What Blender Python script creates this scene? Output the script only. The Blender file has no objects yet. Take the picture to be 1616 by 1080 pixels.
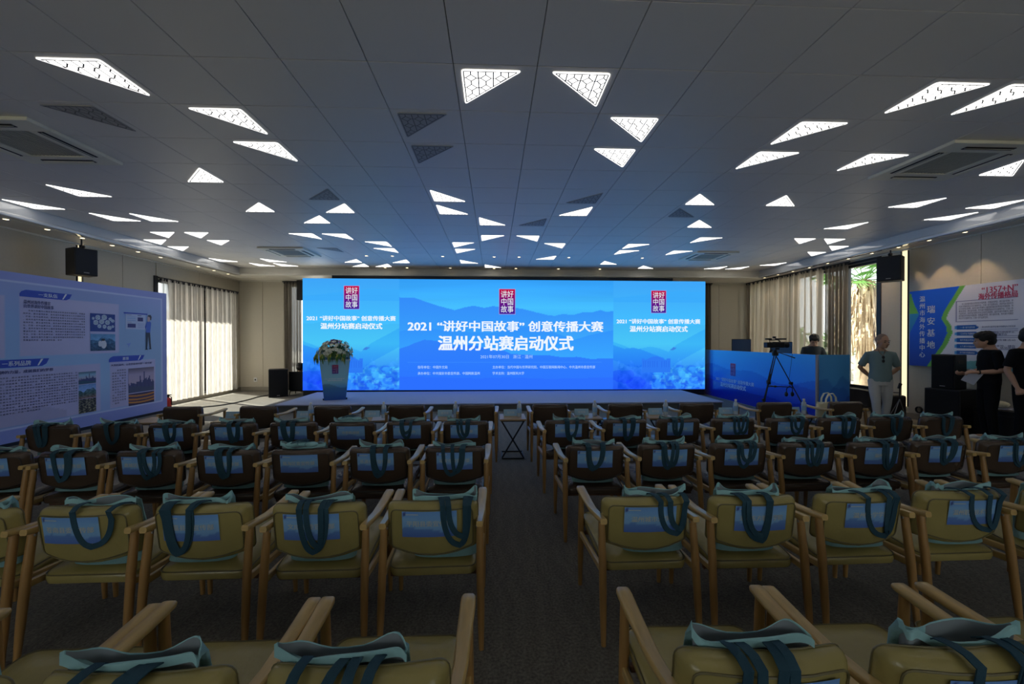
import bpy, bmesh, math, random
import numpy as np
from mathutils import Vector, Matrix

COL = bpy.context.scene.collection
SC = bpy.context.scene
random.seed(7)
R = math.radians
PI = math.pi

# ------------------------------------------------------------------ camera
CAM_Z = 1.5384
cd = bpy.data.cameras.new('camera')
cd.sensor_fit = 'HORIZONTAL'
cd.sensor_width = 36.0
cd.lens = 36 * 656.34 / 1616
cd.clip_start = 0.05
cd.clip_end = 400
cam = bpy.data.objects.new('camera', cd)
COL.objects.link(cam)
cam.location = (0, 0, CAM_Z)
cam.rotation_euler = (PI / 2 - 0.00628, 0.0008, -0.04372)
SC.camera = cam

# ------------------------------------------------------------------ world, sun, exposure
SKY_STRENGTH = 2.6
SUN_STRENGTH = 24.0
LAMP_STRENGTH = 2.8
SCREEN_STRENGTH = 1.0
SC.view_settings.view_transform = 'Standard'
SC.view_settings.look = 'None'
SC.view_settings.gamma = 1.0
SC.view_settings.exposure = 0.0
SC.view_settings.use_curve_mapping = False

w = bpy.data.worlds.new('sky')
SC.world = w
w.use_nodes = True
nt = w.node_tree
nt.nodes.clear()
wo = nt.nodes.new('ShaderNodeOutputWorld')
bg = nt.nodes.new('ShaderNodeBackground')
bg.inputs['Color'].default_value = (0.97, 0.98, 1.0, 1)
bg.inputs['Strength'].default_value = SKY_STRENGTH
nt.links.new(bg.outputs[0], wo.inputs[0])

sun = bpy.data.lights.new('sun', 'SUN')
sun.energy = SUN_STRENGTH
sun.angle = R(0.6)
sun.color = (1.0, 0.95, 0.86)
so = bpy.data.objects.new('sun', sun)
COL.objects.link(so)
so.rotation_euler = Vector((3.0, -1.75, -2.75)).to_track_quat('-Z', 'Y').to_euler()
so.location = (-20, 20, 20)

# room dimensions (metres)
XL, XR, YB, YF = -7.63, 8.08, 12.86, -3.2
ZC, ZS = 3.492, 3.30
FX0, FX1, FY1 = -6.90, 7.60, 11.62      # edge of the tiled ceiling field

# ================================================================== helpers
def srgb(c):
    c = np.asarray(c, float)
    return np.where(c <= 0.04045, c / 12.92, ((c + 0.055) / 1.055) ** 2.4)

def rgb(r, g, b):
    return tuple(float(v) for v in srgb(np.array([r, g, b]) / 255.0))

def base_mat(name):
    m = bpy.data.materials.new(name)
    m.use_nodes = True
    return m, m.node_tree, m.node_tree.nodes['Principled BSDF']

def mat(name, col, rough=0.6, metal=0.0, spec=0.5, var=0.0, scale=8.0, bump=0.0, bscale=60.0,
        stretch=None, coat=0.0, sheen=0.0):
    m, nt, p = base_mat(name)
    p.inputs['Roughness'].default_value = rough
    p.inputs['Metallic'].default_value = metal
    p.inputs['Specular IOR Level'].default_value = spec
    p.inputs['Coat Weight'].default_value = coat
    p.inputs['Sheen Weight'].default_value = sheen
    tc = nt.nodes.new('ShaderNodeTexCoord')
    mp = nt.nodes.new('ShaderNodeMapping')
    nt.links.new(tc.outputs['Object'], mp.inputs[0])
    if stretch:
        mp.inputs['Scale'].default_value = stretch
    n = nt.nodes.new('ShaderNodeTexNoise')
    n.inputs['Scale'].default_value = scale
    n.inputs['Detail'].default_value = 4
    nt.links.new(mp.outputs[0], n.inputs['Vector'])
    mx = nt.nodes.new('ShaderNodeMix')
    mx.data_type = 'RGBA'
    mx.inputs[6].default_value = (*[c * (1 - var) for c in col], 1)
    mx.inputs[7].default_value = (*[min(1, c * (1 + var)) for c in col], 1)
    nt.links.new(n.outputs['Fac'], mx.inputs[0])
    nt.links.new(mx.outputs[2], p.inputs['Base Color'])
    if bump > 0:
        n2 = nt.nodes.new('ShaderNodeTexNoise')
        n2.inputs['Scale'].default_value = bscale
        n2.inputs['Detail'].default_value = 3
        nt.links.new(mp.outputs[0], n2.inputs['Vector'])
        b = nt.nodes.new('ShaderNodeBump')
        b.inputs['Strength'].default_value = bump
        b.inputs['Distance'].default_value = 0.01
        nt.links.new(n2.outputs['Fac'], b.inputs['Height'])
        nt.links.new(b.outputs[0], p.inputs['Normal'])
    return m

def emit(name, col, strength):
    m = bpy.data.materials.new(name)
    m.use_nodes = True
    nt = m.node_tree
    nt.nodes.clear()
    o = nt.nodes.new('ShaderNodeOutputMaterial')
    e = nt.nodes.new('ShaderNodeEmission')
    e.inputs[0].default_value = (*col, 1)
    e.inputs[1].default_value = strength
    nt.links.new(e.outputs[0], o.inputs[0])
    return m

def vcol_mat(name, emission=None, rough=0.5, spec=0.4, gain=1.0):
    m, nt, p = base_mat(name)
    a = nt.nodes.new('ShaderNodeAttribute')
    a.attribute_name = 'Col'
    if emission:
        nt.nodes.remove(p)
        e = nt.nodes.new('ShaderNodeEmission')
        e.inputs[1].default_value = emission
        nt.links.new(a.outputs['Color'], e.inputs[0])
        nt.links.new(e.outputs[0], nt.nodes['Material Output'].inputs[0])
    else:
        nt.links.new(a.outputs['Color'], p.inputs['Base Color'])
        p.inputs['Roughness'].default_value = rough
        p.inputs['Specular IOR Level'].default_value = spec
    return m

class MB:
    """collects shapes, builds ONE mesh"""
    def __init__(self):
        self.v, self.f = [], []
    def add(self, vs, fs):
        o = len(self.v)
        self.v += [tuple(p) for p in vs]
        self.f += [tuple(i + o for i in f) for f in fs]
        return self
    def box(self, c, s, rz=0.0, rot=None, taper=None):
        hx, hy, hz = s[0] / 2, s[1] / 2, s[2] / 2
        M = rot if rot is not None else Matrix.Rotation(rz, 3, 'Z')
        vs = []
        for z in (-hz, hz):
            t = taper if (taper and z > 0) else (1, 1)
            for x, y in ((-hx, -hy), (hx, -hy), (hx, hy), (-hx, hy)):
                vs.append(M @ Vector((x * t[0], y * t[1], z)) + Vector(c))
        return self.add(vs, [(0, 3, 2, 1), (4, 5, 6, 7), (0, 1, 5, 4), (1, 2, 6, 5), (2, 3, 7, 6), (3, 0, 4, 7)])
    def span(self, x0, x1, y0, y1, z0, z1):
        return self.box(((x0 + x1) / 2, (y0 + y1) / 2, (z0 + z1) / 2), (x1 - x0, y1 - y0, z1 - z0))
    def prism(self, poly, z0, z1, M=None):
        n = len(poly)
        vs = [Vector((p[0], p[1], z0)) for p in poly] + [Vector((p[0], p[1], z1)) for p in poly]
        if M is not None:
            vs = [M @ v for v in vs]
        return self.add(vs, [tuple(range(n - 1, -1, -1)), tuple(range(n, 2 * n))] +
                        [(i, (i + 1) % n, n + (i + 1) % n, n + i) for i in range(n)])
    def rings(self, rs, cap0=True, cap1=True, closed=True):
        n = len(rs[0])
        vs = [p for r in rs for p in r]
        fs = []
        for k in range(len(rs) - 1):
            for i in range(n if closed else n - 1):
                j = (i + 1) % n
                fs.append((k * n + i, k * n + j, (k + 1) * n + j, (k + 1) * n + i))
        if cap0:
            fs.append(tuple(range(n - 1, -1, -1)))
        if cap1:
            fs.append(tuple((len(rs) - 1) * n + i for i in range(n)))
        return self.add(vs, fs)
    def tube(self, path, rad, n=8, cap=True):
        path = [Vector(p) for p in path]
        if not hasattr(rad, '__len__'):
            rad = [rad] * len(path)
        rs = []
        ref = None
        for i, p in enumerate(path):
            t = (path[min(i + 1, len(path) - 1)] - path[max(i - 1, 0)]).normalized()
            if ref is None:
                ref = Vector((0, 0, 1)) if abs(t.z) < 0.9 else Vector((1, 0, 0))
            a = (ref - t * ref.dot(t)).normalized()
            ref = a
            b = t.cross(a)
            rs.append([p + (a * math.cos(q) + b * math.sin(q)) * rad[i] for q in [2 * PI * k / n for k in range(n)]])
        return self.rings(rs, cap, cap)
    def lathe(self, prof, c=(0, 0, 0), n=16, sx=1.0, sy=1.0):
        rs = [[Vector((c[0] + r * sx * math.cos(2 * PI * k / n), c[1] + r * sy * math.sin(2 * PI * k / n), c[2] + z)) for k in range(n)]
              for r, z in prof]
        return self.rings(rs)
    def ball(self, c, r, n=10, m=7, M=None):
        if not hasattr(r, '__len__'):
            r = (r, r, r)
        rs = []
        for j in range(m + 1):
            th = -PI / 2 + PI * min(max(j / m, 0.04), 0.96)
            q = []
            for k in range(n):
                v = Vector((r[0] * math.cos(th) * math.cos(2 * PI * k / n), r[1] * math.cos(th) * math.sin(2 * PI * k / n), r[2] * math.sin(th)))
                if M is not None:
                    v = M @ v
                q.append(v + Vector(c))
            rs.append(q)
        return self.rings(rs)
    def ribbon(self, path, normals, width, thick):
        path = [Vector(p) for p in path]
        rs = []
        for i, p in enumerate(path):
            t = (path[min(i + 1, len(path) - 1)] - path[max(i - 1, 0)]).normalized()
            nn = Vector(normals[i])
            s = t.cross(nn).normalized()
            nn = s.cross(t).normalized()
            wd = width[i] if hasattr(width, '__len__') else width
            rs.append([p + s * wd / 2 + nn * thick / 2, p - s * wd / 2 + nn * thick / 2,
                       p - s * wd / 2 - nn * thick / 2, p + s * wd / 2 - nn * thick / 2])
        return self.rings(rs)
    def mesh(self, name, smooth=False, bevel=0.0, seg=1):
        me = bpy.data.meshes.new(name)
        me.from_pydata([tuple(v) for v in self.v], [], self.f)
        me.update()
        bm = bmesh.new()
        bm.from_mesh(me)
        bmesh.ops.recalc_face_normals(bm, faces=bm.faces)
        if bevel > 0:
            es = [e for e in bm.edges if len(e.link_faces) == 2 and e.calc_face_angle(0) > 0.6]
            bmesh.ops.bevel(bm, geom=es, offset=bevel, segments=seg, affect='EDGES', profile=0.6)
        bm.to_mesh(me)
        bm.free()
        if smooth:
            me.shade_smooth()
            try:
                me.set_sharp_from_angle(angle=R(50))
            except Exception:
                pass
        return me

def obj(name, me, m=None, parent=None, loc=None, rz=None):
    if isinstance(me, MB):
        me = me.mesh(name)
    if m is not None and not me.materials:
        me.materials.append(m)
    o = bpy.data.objects.new(name, me)
    COL.objects.link(o)
    if parent:
        o.parent = parent
    if loc is not None:
        o.location = loc
    if rz is not None:
        o.rotation_euler = (0, 0, rz)
    return o

def tag(o, label, cat, group=None, kind=None):
    o['label'] = label
    o['category'] = cat
    if group:
        o['group'] = group
    if kind:
        o['kind'] = kind
    return o

def thing(name, label, cat, loc=(0, 0, 0), rz=0.0, group=None):
    o = bpy.data.objects.new(name, None)
    COL.objects.link(o)
    o.empty_display_size = 0.1
    o.location = loc
    o.rotation_euler = (0, 0, rz)
    return tag(o, label, cat, group)

def struct(name, me, m, parent=None):
    o = obj(name, me, m, parent)
    o['kind'] = 'structure'
    return o

def copy_tree(o, parent=None):
    c = o.copy()
    COL.objects.link(c)
    if parent:
        c.parent = parent
    for ch in o.children:
        copy_tree(ch, c)
    return c

def evaluated(me, mods):
    """apply modifiers to a mesh in a temporary object"""
    o = bpy.data.objects.new('temp', me)
    COL.objects.link(o)
    for typ, kw in mods:
        md = o.modifiers.new(typ, typ)
        for k, v in kw.items():
            setattr(md, k, v)
    dg = bpy.context.evaluated_depsgraph_get()
    dg.update()
    out = bpy.data.meshes.new_from_object(o.evaluated_get(dg))
    bpy.data.objects.remove(o)
    out.shade_smooth()
    return out

# ------------------------------------------------------------------ lettering (meshes made once, while the scene is empty)
TXT = {}
def want(s, bold=0.0, res=2, space=1.0, line=1.0):
    TXT[(s, bold)] = (res, space, line)

PARA = '温州市海外传播中心瑞安基地面向世界讲好中国故事，传播温州声音，展示温州形象，依托海外传播官队伍与华文媒体平台，打造一系列品牌活动，讲述侨乡发展与文化交流的生动故事。'
def para(rows, cols, off=0):
    out = []
    k = off
    for i in range(rows):
        n = cols if i < rows - 1 else int(cols * 0.6)
        row = ''.join(PARA[(k + j) % len(PARA)] for j in range(n))
        if i == 0:
            row = '　　' + row[2:]
        k += n
        out.append(row)
    return '\n'.join(out)

T_MAIN1 = '2021 “讲好中国故事” 创意传播大赛'
T_MAIN2 = '温州分站赛启动仪式'
T_SEAL = '讲好\n中国\n故事'
T_DATE = '2021年07月30日   浙江 · 温州'
T_L1, T_L2 = '指导单位：中国外文局', '承办单位：中共瑞安市委宣传部、中国网新温州'
T_R1, T_R2 = '主办单位：当代中国与世界研究院、中国互联网新闻中心、中共温州市委宣传部', '学术支持：温州医科大学'
for s, b in ((T_MAIN1, .03), (T_MAIN2, .035), (T_SEAL, .0), (T_DATE, .0), (T_L1, .012), (T_L2, .012), (T_R1, .012), (T_R2, .012)):
    want(s, b)
B_SUB1, B_SUB2, B_SUB3 = '温州对海外传播官\n向世界讲好中国故事', '让品牌的力量，成就我们的梦想', '大美的温州，让世界看到中国“一座名城”'
B_BODY1, B_BODY2, B_BODY3 = para(11, 27), para(13, 36, 20), para(13, 6, 9)
for s in ('一支队伍', '一系列品牌', '愿景', B_SUB1, B_SUB2, B_SUB3):
    want(s, .02)
for s in (B_BODY1, B_BODY2, B_BODY3):
    want(s, .012, 1, 1.35, 1.6)
W_COL1, W_COL2 = '\n'.join('温州市海外传播中心'), '\n'.join('瑞安基地')
want(W_COL1, .02, 2, 1, 1.15)
want(W_COL2, .02, 2, 1, 1.45)
want('“1357+N”', .02); want('海外传播格局', .03)
W_BODY = para(7, 34, 5)
want(W_BODY, .0, 1, 1.0, 1.1)
W_TAGS = ['“一库”海外宣传官', '“三大平台”传播矩阵', '海外传播五项活动', '七个海外传播基地', '多个海外传播联络站']
W_ROWS = ['建立侨领与留学生海外传播官人才信息库', '海外华文媒体与侨团平台、\n      新媒体传播平台', '文化交流传播活动', '海外传播基地，建在\n世界各地，联动发展']
for s in W_TAGS: want(s, .01, 1)
for s in W_ROWS: want(s, .01, 1)
SIGN3L = ['平阳县委宣传部', '文成县委宣传部', '永嘉县委宣传部', '苍南县委宣传部', '泰顺县委宣传部']
SIGN3R = ['温州城市大学', '浙江东方职业学院', '温州大学学院', '温州职业技术学院', '温州科技学院']
SIGN2L = ['瑞安市委宣传部', '乐清市委宣传部', '瓯海区委宣传部', '龙湾区委宣传部', '鹿城区委宣传部', '洞头区委宣传部', '龙港市委宣传部']
SIGN2R = ['温州商学院', '温州肯恩大学', '温州医科大学', '温州理工学院', '温州大学', '温州侨联', '温州外事办']
SIGN1L = ['市委宣传部', '市委网信办', '市委统战部', '市外事办', '市侨联', '市文联']
SIGN1R = ['市传媒集团', '市报业集团', '市广电台', '市教育局', '市文旅局', '市商务局']
for s in SIGN3L + SIGN3R + SIGN2L + SIGN2R + SIGN1L + SIGN1R: want(s, .02, 1)
want('嘉宾席', .02, 1)

def build_text():
    objs = {}
    for (s, b), (res, space, line) in TXT.items():
        cu = bpy.data.curves.new('t', 'FONT')
        cu.body = s
        cu.size = 1
        cu.resolution_u = res
        cu.fill_mode = 'BOTH'
        cu.space_character = space
        cu.space_line = line
        o = bpy.data.objects.new('t', cu)
        COL.objects.link(o)
        objs[(s, b)] = o
    dg = bpy.context.evaluated_depsgraph_get()
    dg.update()
    out = {}
    for k, o in objs.items():
        me = bpy.data.meshes.new_from_object(o.evaluated_get(dg))
        co = np.zeros(len(me.vertices) * 3)
        me.vertices.foreach_get('co', co)
        co = co.reshape(-1, 3); fs = [tuple(p.vertices) for p in me.polygons]; b = k[1]
        if b > 0:      # heavier strokes: the outline repeated a little to each side
            sh = ((-b, -b * .5), (b, -b * .5), (-b, b * .5), (b, b * .5)) if b >= .03 else ((-b, 0), (b, 0))
            nv = len(co)
            fs = [tuple(i + q * nv for i in f) for q in range(len(sh)) for f in fs]
            co = np.concatenate([co + np.array([dx, dy, q * 2e-4]) for q, (dx, dy) in enumerate(sh)])
        out[k] = (co, fs)
        bpy.data.meshes.remove(me)
    for o in objs.values():
        cu = o.data
        bpy.data.objects.remove(o)
        bpy.data.curves.remove(cu)
    return out
TEXT = build_text()

def letters(name, s, bold, m, parent, O, ux, uy, w, h, fn=None):
    """lettering fitted in a w x h rectangle with its lower left corner at O"""
    co, fs = TEXT[(s, bold)]
    mn, mx = co.min(0), co.max(0)
    sc = (co - mn) / np.maximum(mx - mn, 1e-6)
    O, ux, uy = Vector(O), Vector(ux), Vector(uy)
    if fn:
        vs = [Vector(fn(a[0], a[1])) - Vector((0, z, 0)) for a, z in zip(sc, co[:, 2])]
    else:
        nn = ux.cross(uy).normalized()
        vs = [O + ux * (a[0] * w) + uy * (a[1] * h) + nn * float(z) for a, z in zip(sc, co[:, 2])]
    me = bpy.data.meshes.new(name)
    me.from_pydata([tuple(v) for v in vs], [], fs)
    me.update()
    o = obj(name, me, m, parent)
    if len(s) > 60:
        o['kind'] = 'stuff'
    return o

def paint(name, O, ux, uy, w, h, nx, ny, fn, m, parent, warp=None):
    """flat print: a grid of vertex colours from fn(u, v) -> sRGB 0..1"""
    u, v = np.meshgrid(np.linspace(0, 1, nx + 1), np.linspace(0, 1, ny + 1))
    u, v = u.ravel(), v.ravel()
    O, ux, uy = np.array(O, float), np.array(ux, float), np.array(uy, float)
    if warp:
        P = np.array([warp(a, b) for a, b in zip(u, v)])
    else:
        P = O + np.outer(u * w, ux) + np.outer(v * h, uy)
    i, j = np.meshgrid(np.arange(nx), np.arange(ny))
    a = (j * (nx + 1) + i).ravel()
    F = np.stack([a, a + 1, a + nx + 2, a + nx + 1], 1)
    me = bpy.data.meshes.new(name)
    me.from_pydata(P.tolist(), [], F.tolist())
    c = np.clip(np.asarray(fn(u, v), float), 0, 1)
    c = np.concatenate([srgb(c), np.ones((len(u), 1))], 1)
    at = me.color_attributes.new('Col', 'FLOAT_COLOR', 'POINT')
    at.data.foreach_set('color', c.ravel())
    me.update()
    return obj(name, me, m, parent)

def lay(mask, base, col):
    return np.where(mask[:, None], np.array(col)[None] / 255.0 if np.ndim(col) == 1 else col / 255.0, base)

def vgrad(v, stops):
    """stops: [(v, (r,g,b))...] ascending"""
    xs = [s[0] for s in stops]
    return np.stack([np.interp(v, xs, [s[1][k] for s in stops]) for k in range(3)], 1) / 255.0

def wob(u, seed, amp=1.0):
    rs = np.random.RandomState(seed)
    r = 0
    for k, f in enumerate((2.3, 5.1, 11.7, 23.0)):
        r = r + np.sin(u * f * 2 * PI * 0.5 + rs.rand() * 7) / (1.6 ** k)
    return r * amp * 0.5

# ================================================================== materials
M = {}
M['ceiling'] = mat('ceiling_paint', (0.80, 0.77, 0.72), rough=0.46, spec=0.6, var=0.02, scale=3)
M['soffit'] = mat('soffit_paint', (0.72, 0.68, 0.59), rough=0.5, spec=0.4, var=0.03)
M['cove'] = mat('cove_gloss', (0.66, 0.66, 0.65), rough=0.13, spec=1.0, coat=1.0, var=0.02)
M['wall'] = mat('wall_cloth', (0.58, 0.53, 0.43), rough=0.85, spec=0.2, var=0.05, scale=30, bump=0.15, bscale=200)
M['seam'] = mat('seam_dark', (0.05, 0.045, 0.04), rough=0.8)
M['black'] = mat('black_plastic', (0.012, 0.012, 0.014), rough=0.5, spec=0.4, var=0.1)
M['grille'] = mat('speaker_grille', (0.014, 0.015, 0.018), rough=0.75, spec=0.2, bump=0.5, bscale=400)
M['frame'] = mat('window_frame_dark', (0.02, 0.022, 0.028), rough=0.4, spec=0.5)
M['white'] = mat('white_plastic', (0.72, 0.72, 0.70), rough=0.4)
M['acwhite'] = mat('unit_plastic', (0.85, 0.82, 0.68), rough=0.45)
M['metal'] = mat('metal', (0.35, 0.35, 0.36), rough=0.35, metal=0.8)
M['darkmetal'] = mat('dark_metal', (0.03, 0.03, 0.035), rough=0.4, metal=0.5)
M['lamp'] = emit('lamp_panel', (1.0, 0.98, 0.95), LAMP_STRENGTH)
M['spot'] = emit('spot_glow', (1.0, 0.78, 0.45), 5.0)
M['strip'] = emit('strip_glow', (1.0, 0.86, 0.52), 1.25)
M['lattice'] = mat('lattice', (0.05, 0.05, 0.05), rough=0.6)
M['lattice2'] = mat('lattice_grey', (0.20, 0.20, 0.20), rough=0.6)
M['unlit'] = mat('unlit_panel', (0.46, 0.45, 0.44), rough=0.6)
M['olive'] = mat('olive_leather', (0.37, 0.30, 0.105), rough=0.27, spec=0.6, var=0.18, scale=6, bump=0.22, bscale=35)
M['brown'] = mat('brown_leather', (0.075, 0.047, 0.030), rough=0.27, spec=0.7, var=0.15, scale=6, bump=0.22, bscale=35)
M['piping_o'] = mat('olive_piping', (0.16, 0.13, 0.05), rough=0.5)
M['piping_b'] = mat('brown_piping', (0.03, 0.02, 0.015), rough=0.5)
M['oak'] = mat('oak_wood', (0.60, 0.40, 0.145), rough=0.34, spec=0.55, coat=0.15, var=0.3, scale=7, stretch=(6, 0.9, 6), bump=0.05, bscale=50)
M['oakleg'] = mat('oak_wood_leg', (0.42, 0.23, 0.075), rough=0.4, spec=0.5, var=0.28, scale=7, stretch=(6, 6, 0.8))
M['rail'] = mat('rail_wood', (0.14, 0.06, 0.025), rough=0.5, var=0.2)
M['tablewood'] = mat('table_wood', (0.50, 0.33, 0.17), rough=0.4, var=0.2, scale=5, stretch=(1, 6, 1))
M['strap'] = mat('strap_teal', (0.030, 0.080, 0.115), rough=0.8, spec=0.2, var=0.15, scale=40, bump=0.3, bscale=400)
M['cloth'] = mat('bag_cloth', (0.24, 0.42, 0.43), rough=0.85, spec=0.15, var=0.15, scale=12, bump=0.3, bscale=300)
M['hem'] = mat('bag_hem', (0.33, 0.58, 0.60), rough=0.85, spec=0.15, var=0.12, scale=20)
M['lining'] = mat('bag_lining', (0.22, 0.25, 0.27), rough=0.9, var=0.1)
M['creamcloth'] = mat('cream_cloth', (0.75, 0.68, 0.45), rough=0.8, var=0.08, scale=10)
M['print'] = vcol_mat('print', rough=0.45)
M['deskprint'] = vcol_mat('desk_print', rough=0.22, spec=1.0)
M['sheetprint'] = vcol_mat('sheet_print', rough=0.55, spec=0.3)
M['screen'] = vcol_mat('screen_picture', emission=SCREEN_STRENGTH)
M['w_emit'] = emit('screen_white', (0.86, 0.93, 1.0), 1.0)
M['w_ink'] = mat('white_ink', (0.75, 0.78, 0.85), rough=0.5)
M['sign_ink'] = mat('pale_ink', (0.60, 0.60, 0.55), rough=0.5)
M['navy_ink'] = mat('navy_ink', (0.03, 0.03, 0.16), rough=0.6)
M['grey_ink'] = mat('grey_ink', (0.06, 0.06, 0.12), rough=0.6)
M['red_ink'] = mat('red_ink', (0.60, 0.03, 0.10), rough=0.5)
M['boardedge'] = mat('board_edge', (0.45, 0.48, 0.60), rough=0.5)
M['stage'] = mat('stage_carpet', (0.42, 0.44, 0.58), rough=0.9, spec=0.2, var=0.08, scale=60, bump=0.2, bscale=300)
M['stageside'] = mat('stage_side', (0.13, 0.14, 0.13), rough=0.85, var=0.1)
def glass_mat():
    m = bpy.data.materials.new('window_glass'); m.use_nodes = True
    nt = m.node_tree; nt.nodes.clear()
    o = nt.nodes.new('ShaderNodeOutputMaterial'); a = nt.nodes.new('ShaderNodeBsdfTransparent'); g = nt.nodes.new('ShaderNodeBsdfGlossy')
    a.inputs[0].default_value = (.93, .96, .95, 1); g.inputs['Roughness'].default_value = .02
    f = nt.nodes.new('ShaderNodeFresnel'); f.inputs[0].default_value = 1.25
    x = nt.nodes.new('ShaderNodeMixShader')
    nt.links.new(f.outputs[0], x.inputs[0]); nt.links.new(a.outputs[0], x.inputs[1]); nt.links.new(g.outputs[0], x.inputs[2]); nt.links.new(x.outputs[0], o.inputs[0])
    return m
M['glass'] = glass_mat()
M['bottle'], _nt, _p = base_mat('bottle_plastic')
_p.inputs['Transmission Weight'].default_value = 0.35
_p.inputs['Roughness'].default_value = 0.1
_p.inputs['Base Color'].default_value = (0.75, 0.85, 0.95, 1)
M['skin'] = mat('skin', (0.52, 0.30, 0.20), rough=0.5, spec=0.4, var=0.06, scale=15)
M['skin2'] = mat('skin_tan', (0.50, 0.28, 0.17), rough=0.5, spec=0.4, var=0.08, scale=15)
M['hair'] = mat('black_hair', (0.008, 0.007, 0.007), rough=0.55, spec=0.4, bump=0.6, bscale=90)
M['stubble'] = mat('cropped_hair', (0.26, 0.17, 0.12), rough=0.8, var=0.2, scale=60)
M['blacktee'] = mat('black_tee', (0.008, 0.008, 0.010), rough=0.85, spec=0.15, bump=0.3, bscale=12)
M['blacktrouser'] = mat('black_trousers', (0.006, 0.006, 0.008), rough=0.85, spec=0.15, bump=0.4, bscale=9)
M['tealtee'] = mat('grey_teal_tee', (0.19, 0.27, 0.28), rough=0.85, spec=0.15, var=0.08, bump=0.5, bscale=11)
M['paletrouser'] = mat('pale_trousers', (0.50, 0.50, 0.49), rough=0.85, spec=0.15, var=0.06, bump=0.6, bscale=10)
M['shoe'] = mat('white_shoe', (0.65, 0.65, 0.66), rough=0.5)
M['paper'] = mat('paper', (0.60, 0.62, 0.72), rough=0.6)
M['red'] = mat('red_paint', (0.60, 0.02, 0.015), rough=0.3, coat=0.5)
M['leaf'] = mat('leaf_green', (0.06, 0.17, 0.03), rough=0.45, var=0.4, scale=20)
M['yleaf'] = mat('leaf_yellow', (0.36, 0.36, 0.05), rough=0.5, var=0.3, scale=20)
M['petal'] = mat('petal_cream', (0.88, 0.86, 0.68), rough=0.6, var=0.15, scale=30)
M['petalp'] = mat('petal_mauve', (0.42, 0.28, 0.55), rough=0.6, var=0.3, scale=30)
M['navy'] = mat('navy_shell', (0.03, 0.07, 0.16), rough=0.4)
M['bluefill'] = mat('blue_print', (0.02, 0.10, 0.55), rough=0.45)
M['edge_blue'] = mat('edge_blue', (0.18, 0.3, 0.6), .5)
M['tagblue'] = mat('tag_blue', (0.03, 0.06, 0.50), rough=0.45)

def carpet_mat():
    m, nt, p = base_mat('carpet')
    p.inputs['Roughness'].default_value = 0.95
    p.inputs['Specular IOR Level'].default_value = 0.15
    p.inputs['Sheen Weight'].default_value = 0.15
    tc = nt.nodes.new('ShaderNodeTexCoord')
    n1 = nt.nodes.new('ShaderNodeTexNoise'); n1.inputs['Scale'].default_value = 70; n1.inputs['Detail'].default_value = 6
    n2 = nt.nodes.new('ShaderNodeTexNoise'); n2.inputs['Scale'].default_value = 1.6; n2.inputs['Detail'].default_value = 3
    wv = nt.nodes.new('ShaderNodeTexWave'); wv.inputs['Scale'].default_value = 3.0; wv.inputs['Distortion'].default_value = 9.0
    wv.inputs['Detail'].default_value = 2
    for n in (n1, n2, wv):
        nt.links.new(tc.outputs['Object'], n.inputs['Vector'])
    r1 = nt.nodes.new('ShaderNodeValToRGB')
    r1.color_ramp.elements[0].position = 0.3
    r1.color_ramp.elements[0].color = (0.085, 0.074, 0.058, 1)
    r1.color_ramp.elements[1].position = 0.7
    r1.color_ramp.elements[1].color = (0.22, 0.20, 0.16, 1)
    nt.links.new(n1.outputs['Fac'], r1.inputs[0])
    mx = nt.nodes.new('ShaderNodeMix'); mx.data_type = 'RGBA'; mx.blend_type = 'MULTIPLY'
    mx.inputs[0].default_value = 0.14
    nt.links.new(r1.outputs[0], mx.inputs[6])
    nt.links.new(wv.outputs['Color'], mx.inputs[7])
    nt.links.new(mx.outputs[2], p.inputs['Base Color'])
    b = nt.nodes.new('ShaderNodeBump'); b.inputs['Strength'].default_value = 0.6; b.inputs['Distance'].default_value = 0.006
    nt.links.new(n1.outputs['Fac'], b.inputs['Height'])
    nt.links.new(b.outputs[0], p.inputs['Normal'])
    return m
M['carpet'] = carpet_mat()

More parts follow.
